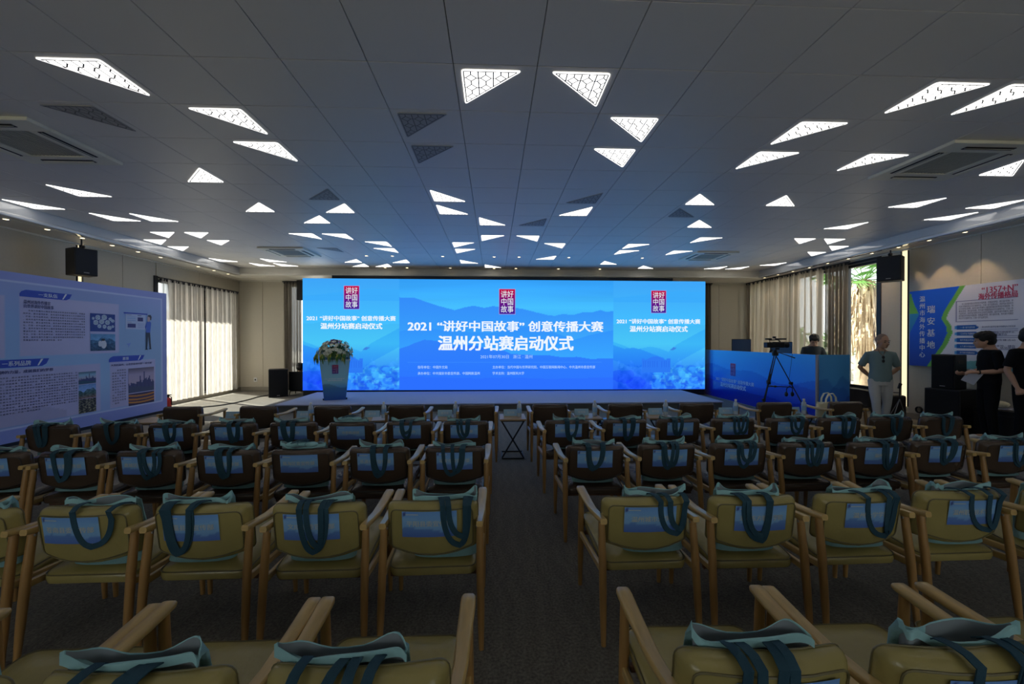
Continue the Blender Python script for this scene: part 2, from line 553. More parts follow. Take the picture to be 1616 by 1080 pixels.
def curtain_mat(name, col, transp, transl):
    m = bpy.data.materials.new(name)
    m.use_nodes = True
    nt = m.node_tree
    nt.nodes.clear()
    o = nt.nodes.new('ShaderNodeOutputMaterial')
    d = nt.nodes.new('ShaderNodeBsdfDiffuse'); d.inputs[0].default_value = (*col, 1)
    t = nt.nodes.new('ShaderNodeBsdfTranslucent'); t.inputs[0].default_value = (*[min(1, c * 1.25) for c in col], 1)
    tr = nt.nodes.new('ShaderNodeBsdfTransparent')
    m1 = nt.nodes.new('ShaderNodeMixShader'); m1.inputs[0].default_value = transl
    m2 = nt.nodes.new('ShaderNodeMixShader')
    # threads of the weave
    tc = nt.nodes.new('ShaderNodeTexCoord')
    n = nt.nodes.new('ShaderNodeTexNoise'); n.inputs['Scale'].default_value = 120
    mp = nt.nodes.new('ShaderNodeMapping'); mp.inputs['Scale'].default_value = (1, 1, 0.05)
    nt.links.new(tc.outputs['Object'], mp.inputs[0]); nt.links.new(mp.outputs[0], n.inputs['Vector'])
    mr = nt.nodes.new('ShaderNodeMapRange')
    mr.inputs['From Min'].default_value = 0.3; mr.inputs['From Max'].default_value = 0.7
    mr.inputs['To Min'].default_value = transp * 0.85; mr.inputs['To Max'].default_value = transp * 1.15
    nt.links.new(n.outputs['Fac'], mr.inputs['Value'])
    lw_ = nt.nodes.new('ShaderNodeLayerWeight'); lw_.inputs[0].default_value = 0.5    # weave closes up at grazing angles
    iv = nt.nodes.new('ShaderNodeMapRange'); iv.inputs['From Min'].default_value = 0.15; iv.inputs['From Max'].default_value = 0.85
    iv.inputs['To Min'].default_value = 1.0; iv.inputs['To Max'].default_value = 0.35
    nt.links.new(lw_.outputs['Facing'], iv.inputs['Value'])
    mu = nt.nodes.new('ShaderNodeMath'); mu.operation = 'MULTIPLY'
    nt.links.new(mr.outputs[0], mu.inputs[0]); nt.links.new(iv.outputs[0], mu.inputs[1])
    nt.links.new(mu.outputs[0], m2.inputs[0])
    nt.links.new(d.outputs[0], m1.inputs[1]); nt.links.new(t.outputs[0], m1.inputs[2])
    nt.links.new(m1.outputs[0], m2.inputs[1]); nt.links.new(tr.outputs[0], m2.inputs[2])
    nt.links.new(m2.outputs[0], o.inputs[0])
    return m
M['sheer'] = curtain_mat('sheer_curtain', (0.56, 0.52, 0.48), 0.55, 0.52)
M['drape'] = curtain_mat('taupe_curtain', (0.40, 0.35, 0.29), 0.26, 0.6)
M['drape2'] = curtain_mat('dark_taupe_curtain', (0.17, 0.145, 0.12), 0.10, 0.4)

# ================================================================== people meshes (built early, scene still light)
def blend(parts, voxel=0.011, smooth=4):
    mb = MB()
    for fn in parts:
        fn(mb)
    me = mb.mesh('tmp')
    return evaluated(me, [('REMESH', dict(mode='VOXEL', voxel_size=voxel, use_smooth_shade=True)),
                          ('SMOOTH', dict(factor=0.5, iterations=smooth))])

def oval(mb, levels, n=20):
    """levels: (x, y, z, rx, ry) stacked ellipses"""
    rs = [[Vector((x + rx * math.cos(2 * PI * k / n), y + ry * math.sin(2 * PI * k / n), z)) for k in range(n)]
          for x, y, z, rx, ry in levels]
    mb.rings(rs)

def limb(mb, pts, rad, n=12):
    mb.tube(pts, rad, n)

def rotp(p, c, rz, rx=0.0):
    v = Vector(p) - Vector(c)
    v = Matrix.Rotation(rz, 3, 'Z') @ (Matrix.Rotation(rx, 3, 'X') @ v)
    return v + Vector(c)

HS = 1.10      # head size factor
def head_parts(mb, c, rz, rx=0.0):
    """c = centre of the skull; faces -Y before turning"""
    Mh = (Matrix.Rotation(rz, 3, 'Z') @ Matrix.Rotation(rx, 3, 'X')) * HS
    P = lambda x, y, z: Mh @ Vector((x, y, z)) + Vector(c)
    mb.ball(P(0, 0.010, 0.02), (0.074, 0.092, 0.092), 16, 12, Mh)     # skull
    mb.ball(P(0, -0.022, -0.045), (0.060, 0.066, 0.068), 16, 10, Mh)  # face
    mb.ball(P(0, -0.058, -0.094), (0.030, 0.026, 0.020), 12, 8, Mh)   # chin
    mb.ball(P(0, -0.084, -0.030), (0.012, 0.018, 0.024), 8, 6, Mh)    # nose
    mb.ball(P(0, -0.098, -0.042), (0.016, 0.012, 0.010), 8, 6, Mh)
    mb.ball(P(0, -0.080, -0.070), (0.024, 0.012, 0.010), 8, 6, Mh)    # lips
    mb.ball(P(0, -0.074, 0.012), (0.050, 0.018, 0.010), 10, 6, Mh)    # brow
    for s in (-1, 1):
        mb.ball(P(s * 0.076, 0.008, -0.025), (0.010, 0.020, 0.032), 8, 6, Mh)
        mb.ball(P(s * 0.040, -0.055, -0.040), (0.022, 0.022, 0.024), 8, 6, Mh)

def hand_parts(mb, wrist, d, side, curl=0.5, spread=1.0, up=(0, 0, 1)):
    """d: direction wrist -> knuckles; side: direction of the thumb"""
    wv, d, sd = Vector(wrist), Vector(d).normalized(), Vector(side).normalized()
    sd = (sd - d * sd.dot(d)).normalized()
    nrm = d.cross(sd)
    palm = wv + d * 0.045
    Mp = Matrix((sd, d, nrm)).transposed()
    mb.ball(palm, (0.038, 0.052, 0.017), 12, 8, Mp)
    for k in range(4):
        off = (1.5 - k) * 0.0195
        L = (0.030, 0.034, 0.032, 0.024)[k]
        p0 = wv + d * 0.080 + sd * off
        p1 = p0 + (d * math.cos(curl * .8) + nrm * math.sin(curl * .8)) * L
        p2 = p1 + (d * math.cos(curl * 1.9) + nrm * math.sin(curl * 1.9)) * L * .8
        p3 = p2 + (d * math.cos(curl * 2.8) + nrm * math.sin(curl * 2.8)) * L * .6
        mb.tube([wv + d * 0.05 + sd * off, p0, p1, p2, p3], [0.010, 0.0105, 0.0095, 0.009, 0.0075], 7)
    t0 = wv + d * 0.020 + sd * 0.028
    mb.tube([t0, t0 + d * 0.025 + sd * 0.026, t0 + d * 0.052 + sd * 0.034 + nrm * 0.010, t0 + d * 0.072 + sd * 0.030 + nrm * 0.018],
            [0.014, 0.012, 0.0105, 0.008], 7)

def hair_mesh(c, rz, rx, full=True):
    Mh = (Matrix.Rotation(rz, 3, 'Z') @ Matrix.Rotation(rx, 3, 'X')) * HS
    P = lambda x, y, z: Mh @ Vector((x, y, z)) + Vector(c)
    rnd = random.Random(int(abs(c[0]) * 1000) % 97)
    def f(mb):
        if full:
            mb.ball(P(0, 0.022, 0.042), (0.091, 0.100, 0.086), 16, 10, Mh)
            mb.ball(P(0, 0.052, -0.010), (0.080, 0.070, 0.075), 14, 9, Mh)
            mb.ball(P(0, -0.045, 0.060), (0.080, 0.055, 0.050), 14, 9, Mh)
            for s in (-1, 1):
                mb.ball(P(s * 0.070, -0.010, 0.022), (0.018, 0.050, 0.045), 10, 7, Mh)
            for k in range(34):
                a = rnd.uniform(0, 2 * PI); e = rnd.uniform(0.1, 1.3)
                mb.ball(P(0.082 * math.cos(a) * math.cos(e), 0.02 + 0.092 * math.sin(a) * math.cos(e), 0.045 + 0.078 * math.sin(e)),
                        (0.017, 0.020, 0.014), 6, 5, Mh)
        else:
            mb.ball(P(0, 0.016, 0.024), (0.0765, 0.0925, 0.0925), 18, 12, Mh)
    return blend([f], 0.007, 2)

def face_bits(parent, c, rz, rx=0.0):
    Mh = (Matrix.Rotation(rz, 3, 'Z') @ Matrix.Rotation(rx, 3, 'X')) * HS
    P = lambda x, y, z: Mh @ Vector((x, y, z)) + Vector(c)
    for s in (-1, 1):
        e = MB(); e.ball(P(s * 0.030, -0.0845, -0.012), (0.013, 0.006, 0.006), 8, 6, Mh)
        obj('eye', e.mesh('eye', True), M['hair'], parent)
        b = MB(); b.ball(P(s * 0.031, -0.090, 0.012), (0.019, 0.005, 0.004), 8, 5, Mh)
        obj('eyebrow', b.mesh('eyebrow', True), M['hair'], parent)
    b = MB(); b.ball(P(0, -0.0915, -0.069), (0.022, 0.005, 0.003), 8, 5, Mh)
    obj('mouth', b.mesh('mouth', True), mat('lips', (0.25, 0.08, 0.07), 0.5), parent)

def torso_levels(s=1.0, ex=0.0, zt=1.40):
    k = 1 + ex
    return [(0, 0, .86, .155 * s * k, .105 * s * k), (0, 0, .95, .160 * s * k, .112 * s * k), (0, 0, 1.06, .145 * s * k, .108 * s * k),
            (0, 0, 1.18, .150 * s * k, .110 * s * k), (0, 0.005, 1.29, .168 * s * k, .112 * s * k), (0, 0.010, 1.36, .165 * s * k, .100 * s * k),
            (0, 0.015, zt, .120 * s * k, .080 * s * k), (0, 0.015, zt + .035, .070 * s * k, .062 * s * k)]

def person(name, label, loc, rz, head, arms, legs, tee, trousers, skin, hairmat, full_hair=True, scale=1.0, shoes=None, drop=None):
    """arms: two chains shoulder, elbow, wrist + (hand dir, thumb dir, curl); legs: two chains hip, knee, ankle, toe
    all in the person's own frame, facing -Y, feet at z 0"""
    root = thing(name, label, 'person', loc, rz)
    root.scale = (scale, scale, scale)
    arms = [((a[0][0] * .92, a[0][1], a[0][2] - .022),) + tuple(a[1:]) for a in arms]
    hc, hrz, hrx = head
    def body(mb):
        oval(mb, torso_levels(0.93))
        limb(mb, [(0, .018, 1.38), (0, .012, 1.46), (hc[0] * .7, (hc[1] + .02) * .8, hc[2] - .06)], [.062, .054, .056])
        head_parts(mb, hc, hrz, hrx)
        for a in arms:
            s_, e_, w_ = [Vector(p) for p in a[:3]]
            limb(mb, [s_ * .55 + Vector((0, 0, 1.37)) * .45, s_, (s_ + e_) / 2, e_, (e_ * .65 + w_ * .35), (e_ * .3 + w_ * .7), w_, w_ + Vector(a[3]).normalized() * .02],
                 [.055, .050, .045, .038, .039, .031, .024, .024])
            hand_parts(mb, w_, a[3], a[4], a[5])
        for l in legs:
            limb(mb, [l[0], (Vector(l[0]) + Vector(l[1])) / 2, l[1], (Vector(l[1]) * .6 + Vector(l[2]) * .4), l[2]], [.082, .070, .050, .048, .034])
            limb(mb, [Vector(l[2]) + Vector((0, .02, -.03)), Vector(l[2]) * .4 + Vector(l[3]) * .6, l[3]], [.036, .036, .026])
    obj('body', blend([body], 0.0105, 3), skin, root)
    def shirt(mb):
        oval(mb, [(x, y, z, rx + .012, ry + .016) for x, y, z, rx, ry in torso_levels(0.95, .02)[0:7]])
        for a in arms:
            s_, e_, w_ = [Vector(p) for p in a[:3]]
            c0 = s_ * .45 + Vector((0, .01, 1.37)) * .55
            limb(mb, [c0, s_ + Vector((0, 0, .006)), s_ * .55 + e_ * .45, s_ * .18 + e_ * .82], [.056, .060, .061, .062])
    obj('t_shirt', blend([shirt], 0.0115, 5), tee, root)
    def pants(mb):
        oval(mb, [(0, 0, .80, .146, .112), (0, 0, .88, .158, .118), (0, 0, .96, .154, .116), (0, 0, 1.00, .148, .112)])
        for l in legs:
            h_, k_, a_ = [Vector(p) for p in l[:3]]
            limb(mb, [h_ + Vector((0, 0, .02)), (h_ + k_) / 2, k_, (k_ + a_) / 2, a_ + Vector((0, 0, .0))], [.090, .084, .066, .058, .052])
    obj('trousers', blend([pants], 0.0125, 4), trousers, root)
    if shoes:
        for l in legs:
            a_, t_ = Vector(l[2]), Vector(l[3])
            d = (t_ - a_); d.z = 0; d.normalize()
            def shoe(mb, a_=a_, t_=t_, d=d):
                b0 = Vector((a_.x, a_.y, 0)) - d * .05
                limb(mb, [b0 + Vector((0, 0, .040)), b0 + d * .10 + Vector((0, 0, .042)), b0 + d * .20 + Vector((0, 0, .036)), b0 + d * .25 + Vector((0, 0, .030))],
                     [.038, .043, .042, .026])
                limb(mb, [a_ + Vector((0, 0, .0)), Vector((a_.x, a_.y, .04))], [.040, .042])
            obj('shoe', blend([shoe], 0.010, 2), shoes, root)
    hr = obj('hair', hair_mesh(hc, hrz, hrx, full_hair), hairmat, root)
    face_bits(root, hc, hrz, hrx)
    return root

STAND = [((-.09, 0, .88), (-.10, -.02, .48), (-.10, .02, .09), (-.12, -.13, .035)),
         ((.09, 0, .88), (.10, -.02, .48), (.10, .02, .09), (.12, -.13, .035))]
# --- old man with cropped hair, hands behind his back
# measured: stands near (6.97, 7.2); head turned to the right of the picture
old = person('person', 'bald man in grey teal V-neck T-shirt and pale trousers, hands behind back',
    (6.50, 6.72, 0), R(-30), ((0.02, -0.035, 1.575), R(24), R(3)),
    [((-.185, .01, 1.355), (-.265, .09, 1.10), (-.10, .17, .93), (1, .1, -.25), (0, 0, 1), .5),
     ((.185, .01, 1.355), (.265, .09, 1.10), (.10, .18, .91), (-1, .1, -.2), (0, 0, 1), .5)],
    [((-.09, 0, .88), (-.07, -.06, .48), (-.03, -.02, .09), (-.05, -.17, .035)),
     ((.09, 0, .88), (.10, .03, .48), (.08, .12, .09), (.13, -.02, .035))],
    M['tealtee'], M['paletrouser'], M['skin2'], M['stubble'], False, 0.955, M['black'])
# neckline and glasses hung on it
def strip_on_chest(parent):
    mb = MB()
    pts = [(-.050, -.060, 1.432), (-.035, -.095, 1.38), (0, -.122, 1.315), (.035, -.095, 1.38), (.050, -.060, 1.432)]
    mb.tube(pts, .0065, 6)
    obj('v_collar', mb.mesh('v_collar', True), M['stubble'], parent)
strip_on_chest(old)
sg = thing('sunglasses', 'dark sunglasses hanging from the collar of the bald man', 'sunglasses', (6.44, 6.605, 1.205), R(-30))
sgm = MB()
for dz in (0.032, -0.032):
    sgm.ball((0, 0, dz), (0.020, 0.006, 0.026), 10, 7)
obj('lens', sgm.mesh('lens', True), M['black'], sg)
sgm = MB(); sgm.box((0, .004, 0), (.006, .006, .03)); sgm.tube([(.010, .006, .055), (.012, .012, .0), (.010, .012, -.05)], .0025, 5)
obj('sunglasses_frame', sgm.mesh('sunglasses_frame'), M['black'], sg)

# --- young man with the sheet of paper, seen in left profile
mid = person('person', 'young man in black T-shirt and trousers holding a sheet, looking left',
    (7.40, 5.90, 0), R(-118), ((-0.01, -0.055, 1.545), R(-14), R(2)),
    [((-.185, .01, 1.355), (-.215, .0, 1.08), (-.10, -.22, 1.02), (.3, -1, -.1), (1, 0, .5), .75),
     ((.185, .01, 1.355), (.225, .045, 1.085), (.15, -.20, 1.06), (-.15, -1, 0), (-1, 0, .5), .75)],
    STAND, M['blacktee'], M['blacktrouser'], M['skin'], M['hair'], True, 0.985, M['shoe'])
gm = MB()
gm.tube([(-.062, -.10, 1.545), (-.03, -.15, 1.54), (.02, -.165, 1.54)], .003, 5)
wt = MB(); wt.lathe([(.030, -.012), (.032, 0), (.030, .012)], (0, 0, 0), 14)
wo_ = obj('wristwatch', wt.mesh('wristwatch', True), M['black'], mid)
wo_.location = (.157, -.175, 1.062); wo_.rotation_euler = (PI / 2, 0, R(17))
# --- man at the right edge
rgt = person('person', 'man in black polo cut off by the right edge, arm hanging down',
    (7.47, 5.50, 0), R(-5), ((0.0, -0.050, 1.57), R(10), R(10)),
    [((-.19, .01, 1.37), (-.245, .03, 1.10), (-.235, -.09, .86), (0, -.35, -1), (.7, -1, 0), 1.25),
     ((.19, .01, 1.37), (.24, .03, 1.10), (.22, -.07, .85), (0, -.3, -1), (-.4, -1, 0), .8)],
    STAND, M['blacktee'], M['blacktrouser'], M['skin'], M['hair'], True, 1.0, M['shoe'])
# --- operator behind the desk, head bowed
opr = person('person', 'operator with black hair in dark T-shirt standing bowed behind the blue desk',
    (7.33, 9.25, 0), R(-22), ((0.0, -0.085, 1.535), R(-10), R(28)),
    [((-.185, .01, 1.35), (-.23, -.08, 1.10), (-.14, -.28, 1.02), (.1, -1, -.2), (1, 0, .3), .6),
     ((.185, .01, 1.35), (.23, -.08, 1.10), (.14, -.28, 1.02), (-.1, -1, -.2), (-1, 0, .3), .6)],
    STAND, mat('charcoal_tee', (0.022, 0.035, 0.045), 0.85), M['blacktrouser'], M['skin'], M['hair'], True, 0.985, M['shoe'])
# --- seated helper left of the screen, seen from behind
def seated(name, label, loc, rz, shirt_m):
    root = thing(name, label, 'person', loc, rz)
    hc = (0, -.03, .74)
    def body(mb):
        oval(mb, [(0, .0, .16, .15, .10), (0, 0, .30, .14, .10), (0, .0, .48, .155, .10), (0, .0, .55, .11, .075), (0, 0, .60, .055, .055)])
        limb(mb, [(0, 0, .56), (0, -.02, .68)], [.052, .052])
        head_parts(mb, hc, 0, R(20))
        for s in (-1, 1):
            limb(mb, [(s * .09, 0, .53), (s * .17, 0, .52), (s * .24, -.05, .34), (s * .14, -.25, .32)], [.05, .05, .038, .026])
            hand_parts(mb, (s * .14, -.25, .32), (-s * .3, -1, 0), (-s, 0, .4), .5)
            limb(mb, [(s * .08, -.02, .20), (s * .16, -.36, .34), (s * .13, -.34, .05)], [.08, .06, .036])
            limb(mb, [(s * .13, -.33, .05), (s * .14, -.46, .035)], [.034, .028])
    obj('body', blend([body], .012, 3), M['skin'], root)
    def shirt(mb):
        oval(mb, [(0, .0, .20, .165, .12), (0, 0, .34, .155, .118), (0, .0, .49, .172, .116), (0, .0, .56, .12, .085)])
        for s in (-1, 1):
            limb(mb, [(s * .09, 0, .53), (s * .17, 0, .52), (s * .225, -.04, .38)], [.062, .062, .055])
    obj('t_shirt', blend([shirt], .012, 4), shirt_m, root)
    def pants(mb):
        oval(mb, [(0, .0, .12, .165, .12), (0, 0, .26, .165, .125)])
        for s in (-1, 1):
            limb(mb, [(s * .08, -.02, .20), (s * .16, -.36, .34), (s * .13, -.34, .08)], [.095, .075, .055])
    obj('trousers', blend([pants], .012, 3), M['blacktrouser'], root)
    obj('hair', hair_mesh(hc, 0, R(20)), M['hair'], root)
    return root
seated('person', 'person seated with back turned in pale patterned shirt left of the screen', (-5.45, 11.95, 0), PI,
       mat('patterned_shirt', (0.42, 0.45, 0.42), 0.8, var=0.7, scale=35))

# ================================================================== the room
fl = MB(); fl.span(XL - .2, XR + .2, YF - .2, YB + .2, -0.12, 0)
struct('floor', fl.mesh('floor'), M['carpet'])

# walls from blocks round their openings
WL = (9.78, 12.50, 0.10, 2.92)       # left window y0,y1,z0,z1
WR = (8.42, 12.66, 0.45, 3.22)       # right window
WBk = (-6.22, -5.10, 0.10, 3.20)     # window in the back wall left of the screen (x0,x1,z0,z1)
T = 0.22
m_ = MB()
m_.span(XL - T, XL, YF, WL[0], 0, 3.7); m_.span(XL - T, XL, WL[1], YB + T, 0, 3.7)
m_.span(XL - T, XL, WL[0], WL[1], 0, WL[2]); m_.span(XL - T, XL, WL[0], WL[1], WL[3], 3.7)
wall_left = struct('wall_left', m_.mesh('wall_left'), M['wall'])
m_ = MB()
m_.span(XR, XR + T, YF, WR[0], 0, 3.7); m_.span(XR, XR + T, WR[1], YB + T, 0, 3.7)
m_.span(XR, XR + T, WR[0], WR[1], 0, WR[2]); m_.span(XR, XR + T, WR[0], WR[1], WR[3], 3.7)
wall_right = struct('wall_right', m_.mesh('wall_right'), M['wall'])
m_ = MB()
m_.span(XL, WBk[0], YB, YB + T, 0, 3.7); m_.span(WBk[1], XR, YB, YB + T, 0, 3.7)
m_.span(WBk[0], WBk[1], YB, YB + T, 0, WBk[2]); m_.span(WBk[0], WBk[1], YB, YB + T, WBk[3], 3.7)
wall_back = struct('wall_back', m_.mesh('wall_back'), M['wall'])
m_ = MB()
FW = ((-5.2, -1.6), (1.6, 5.2)); FWZ = (0.9, 2.5)       # two unseen windows added behind the photographer to light chair backs and ceiling
m_.span(XL - T, FW[0][0], YF - T, YF, 0, 3.7); m_.span(FW[0][1], FW[1][0], YF - T, YF, 0, 3.7); m_.span(FW[1][1], XR + T, YF - T, YF, 0, 3.7)
for a_, b_ in FW:
    m_.span(a_, b_, YF - T, YF, 0, FWZ[0]); m_.span(a_, b_, YF - T, YF, FWZ[1], 3.7)
struct('wall_front', m_.mesh('wall_front'), M['wall'])

# upholstered wall panels, joints between them
def panels_x(wall, x, sgn, y0, y1, z0, z1, wd, gap=0.008, th=0.018):
    y = y0
    while y < y1 - 0.05:
        ye = min(y + wd, y1)
        p = MB(); p.span(min(x, x + sgn * th), max(x, x + sgn * th), y + gap / 2, ye - gap / 2, z0, z1)
        obj('wall_panel', p.mesh('wall_panel', bevel=0.003), M['wall'], wall)
        y = ye
def panels_y(wall, y, x0, x1, z0, z1, wd, gap=0.008, th=0.018):
    x = x0
    while x < x1 - 0.05:
        xe = min(x + wd, x1)
        p = MB(); p.span(x + gap / 2, xe - gap / 2, y - th, y, z0, z1)
        obj('wall_panel', p.mesh('wall_panel', bevel=0.003), M['wall'], wall)
        x = xe
panels_x(wall_left, XL, 1, 0.75, 7.94, 0.12, ZS, 1.2)
panels_x(wall_left, XL, 1, 8.06, WL[0] - .06, 0.12, ZS, 0.83)
panels_x(wall_left, XL, 1, WL[0] - .04, WL[1] + .02, WL[3] + .06, ZS, 1.38)
panels_x(wall_right, XR, -1, 0.55, 7.75, 0.12, ZS, 1.2)
panels_x(wall_right, XR, -1, 7.90, WR[0] - .08, 0.12, ZS, 0.48)
panels_y(wall_back, YB, XL + .02, WBk[0] - .10, 0.12, ZS, 0.66)
panels_y(wall_back, YB, WBk[1] + .1, XR - .02, 0.12, ZS, 1.1)

bbm = mat('baseboard_paint', (0.30, 0.27, 0.22), 0.5)
for nm, a in (('baseboard_left', (XL, XL + .025, YF, YB, 0, .11)), ('baseboard_right', (XR - .025, XR, YF, YB, 0, .11)),
              ('baseboard_back', (XL, XR, YB - .025, YB, 0, .11))):
    b = MB(); b.span(*a); struct(nm, b.mesh(nm, bevel=.004), bbm)

# ceiling slab, soffit ring, glossy stepped cove
c_ = MB(); c_.span(XL - T, XR + T, YF - T, YB + T, ZC + 0.03, ZC + 0.22)
ceiling = struct('ceiling', c_.mesh('ceiling'), mat('ceiling_void', (0.05, 0.05, 0.05), 0.9))
c_ = MB()
c_.span(XL, FX0 - .05, YF, YB, ZS, ZC + .03)
c_.span(FX1 + .05, XR, YF, YB, ZS, ZC + .03)
c_.span(FX0 - .05, FX1 + .05, FY1 + .05, YB, ZS, ZC + .03)
soffit = struct('trim_1', c_.mesh('soffit', bevel=.006), M['soffit'])
# cove: upper fascia and a rolled lip at its foot
c_ = MB()
c_.span(FX0 - .05, FX0, YF, FY1, ZS + .045, ZC + .028)
c_.span(FX1, FX1 + .05, YF, FY1, ZS + .045, ZC + .028)
struct('trim_2', c_.mesh('cove_fascia'), M['cove'])
c_ = MB(); c_.span(FX0 - .05, FX1 + .05, FY1, FY1 + .05, ZS + .045, ZC + .028)
struct('trim_3', c_.mesh('cove_fascia_back'), M['soffit'])
c_ = MB()
c_.span(FX0 - .12, FX0 + .035, YF, FY1, ZS - .012, ZS + .045)
c_.span(FX1 - .035, FX1 + .12, YF, FY1, ZS - .012, ZS + .045)
struct('trim_4', c_.mesh('cove_lip', True, bevel=.018, seg=3), M['cove'])
c_ = MB(); c_.span(FX0 - .12, FX1 + .12, FY1 - .035, FY1 + .12, ZS - .012, ZS + .045)
struct('trim_5', c_.mesh('cove_lip_back', True, bevel=.018, seg=3), M['soffit'])
# small moulding where soffit meets wall
for i, a in enumerate(((XL, XL + .05, YF, YB, ZS - .025, ZS), (XR - .05, XR, YF, YB, ZS - .025, ZS), (XL, XR, YB - .05, YB, ZS - .025, ZS))):
    b = MB(); b.span(*a); struct('trim_%d' % (6 + i), b.mesh('crown', bevel=.006), M['soffit'])

# ceiling tiles 0.6 x 0.6
GX, GY, TS = -2.6863, 2.9758, 0.6
tile_m = MB(); tile_m.span(0.003, TS - .003, 0.003, TS - .003, 0, .026)
tile_me = tile_m.mesh('ceiling_tile', bevel=0.003)
tile_me.materials.append(M['ceiling'])
rest = MB()
for j in range(-10, 15):
    for i in range(-8, 18):
        x, y = GX + i * TS, GY + j * TS
        if x + TS < FX0 + .02 or x > FX1 - .02 or y > FY1 - .02:
            continue
        clip = x < FX0 or x + TS > FX1 or y + TS > FY1
        if -1 <= j <= 10 and not clip:
            o = obj('ceiling_tile', tile_me, None, ceiling, (x, y, ZC))
        elif not clip and j > 10 or (clip and j >= -1) or j < -1:
            rest.span(max(x, FX0) + .003, min(x + TS, FX1) - .003, y + .003, min(y + TS, FY1) - .003, ZC, ZC + .026)
o = obj('ceiling_tiles', rest.mesh('ceiling_tiles'), M['ceiling'], ceiling)
o['kind'] = 'stuff'

# ------------------------------------------------------------------ triangular lights
# (column, row, missing corner): 0 = near-left, 1 = near-right, 2 = far-left, 3 = far-right
LIT = '''-1,0,2 0,1,2 0,2,2 -2,3,0 -5,4,1 -7,5,1 -6,6,1 -5,6,1 -6,8,3 -5,8,3 -7,9,3 -5,9,3 -7,10,3 -7,12,1 -5,12,1 -6,13,1 -5,13,1
-2,5,0 0,5,0 -1,6,0 -2,8,2 -1,8,2 0,9,2 0,10,2 -2,12,0 -2,13,0 -1,13,0 0,12,0 3,4,1 3,5,1 4,6,1 4,8,3 3,9,3 3,10,3 5,8,2 6,9,2 6,5,0
3,12,1 4,13,1 6,11,0 9,12,1 11,13,1 9,9,3 9,10,3 4,0,3 5,0,2 6,1,2 6,2,2 10,0,3 11,0,3 9,1,3 9,2,3 11,2,3 9,4,1 11,4,1 10,6,1 11,8,3
11,10,3 14,13,0 15,13,0 16,12,0 14,8,2 16,10,2 15,8,2 16,9,2 14,4,0 16,4,0 16,5,0 14,6,0 14,2,1'''
OFF = '3,1,3 3,2,3 6,4,0 5,6,0 0,4,0 9,5,1 -2,1,2 -2,10,2'
ORD = ['first', 'second', 'third', 'fourth', 'fifth', 'sixth', 'seventh', 'eighth', 'ninth', 'tenth', 'eleventh', 'twelfth', 'thirteenth', 'fourteenth']

def clip_seg(p, q, tri):
    """clip a segment to a counter-clockwise triangle"""
    t0, t1 = 0.0, 1.0
    d = q - p
    for k in range(3):
        a, b = tri[k], tri[(k + 1) % 3]
        n = Vector((-(b - a).y, (b - a).x))
        num, den = n.dot(p - a), n.dot(d)
        if abs(den) < 1e-9:
            if num < 0:
                return None
            continue
        t = -num / den
        if den > 0:
            t0 = max(t0, t)
        else:
            t1 = min(t1, t)
    return (p + d * t0, p + d * t1) if t1 - t0 > 1e-3 else None

def tri_poly(inset, miss, L=0.44):
    # right angle opposite the missing corner, bounding box centred on 0,0
    h = L / 2
    cs = [Vector((-h, -h)), Vector((h, -h)), Vector((h, h)), Vector((-h, h))]
    gone = {0: 0, 1: 1, 3: 2, 2: 3}[miss]
    t = [c for k, c in enumerate(cs) if k != gone]
    if inset:
        cen = (t[0] + t[1] + t[2]) / 3
        # inset each edge
        out = []
        for k in range(3):
            p, c, n = t[k - 1], t[k], t[(k + 1) % 3]
            e1, e2 = (c - p).normalized(), (n - c).normalized()
            n1, n2 = Vector((-e1.y, e1.x)), Vector((-e2.y, e2.x))
            # intersection of offset lines
            A = Matrix(((n1.x, n1.y), (n2.x, n2.y)))
            bb = Vector((n1.dot(c) + inset, n2.dot(c) + inset))
            out.append(A.inverted() @ bb)
        t = out
    return t

def rounded(t, r):
    out = []
    for k in range(3):
        p, c, n = t[k - 1], t[k], t[(k + 1) % 3]
        a, b = (p - c).normalized(), (n - c).normalized()
        for s in (0, .25, .5, .75, 1):
            v = (1 - s) ** 2 * (c + a * r) + 2 * (1 - s) * s * c + s ** 2 * (c + b * r)
            out.append(v)
    return out

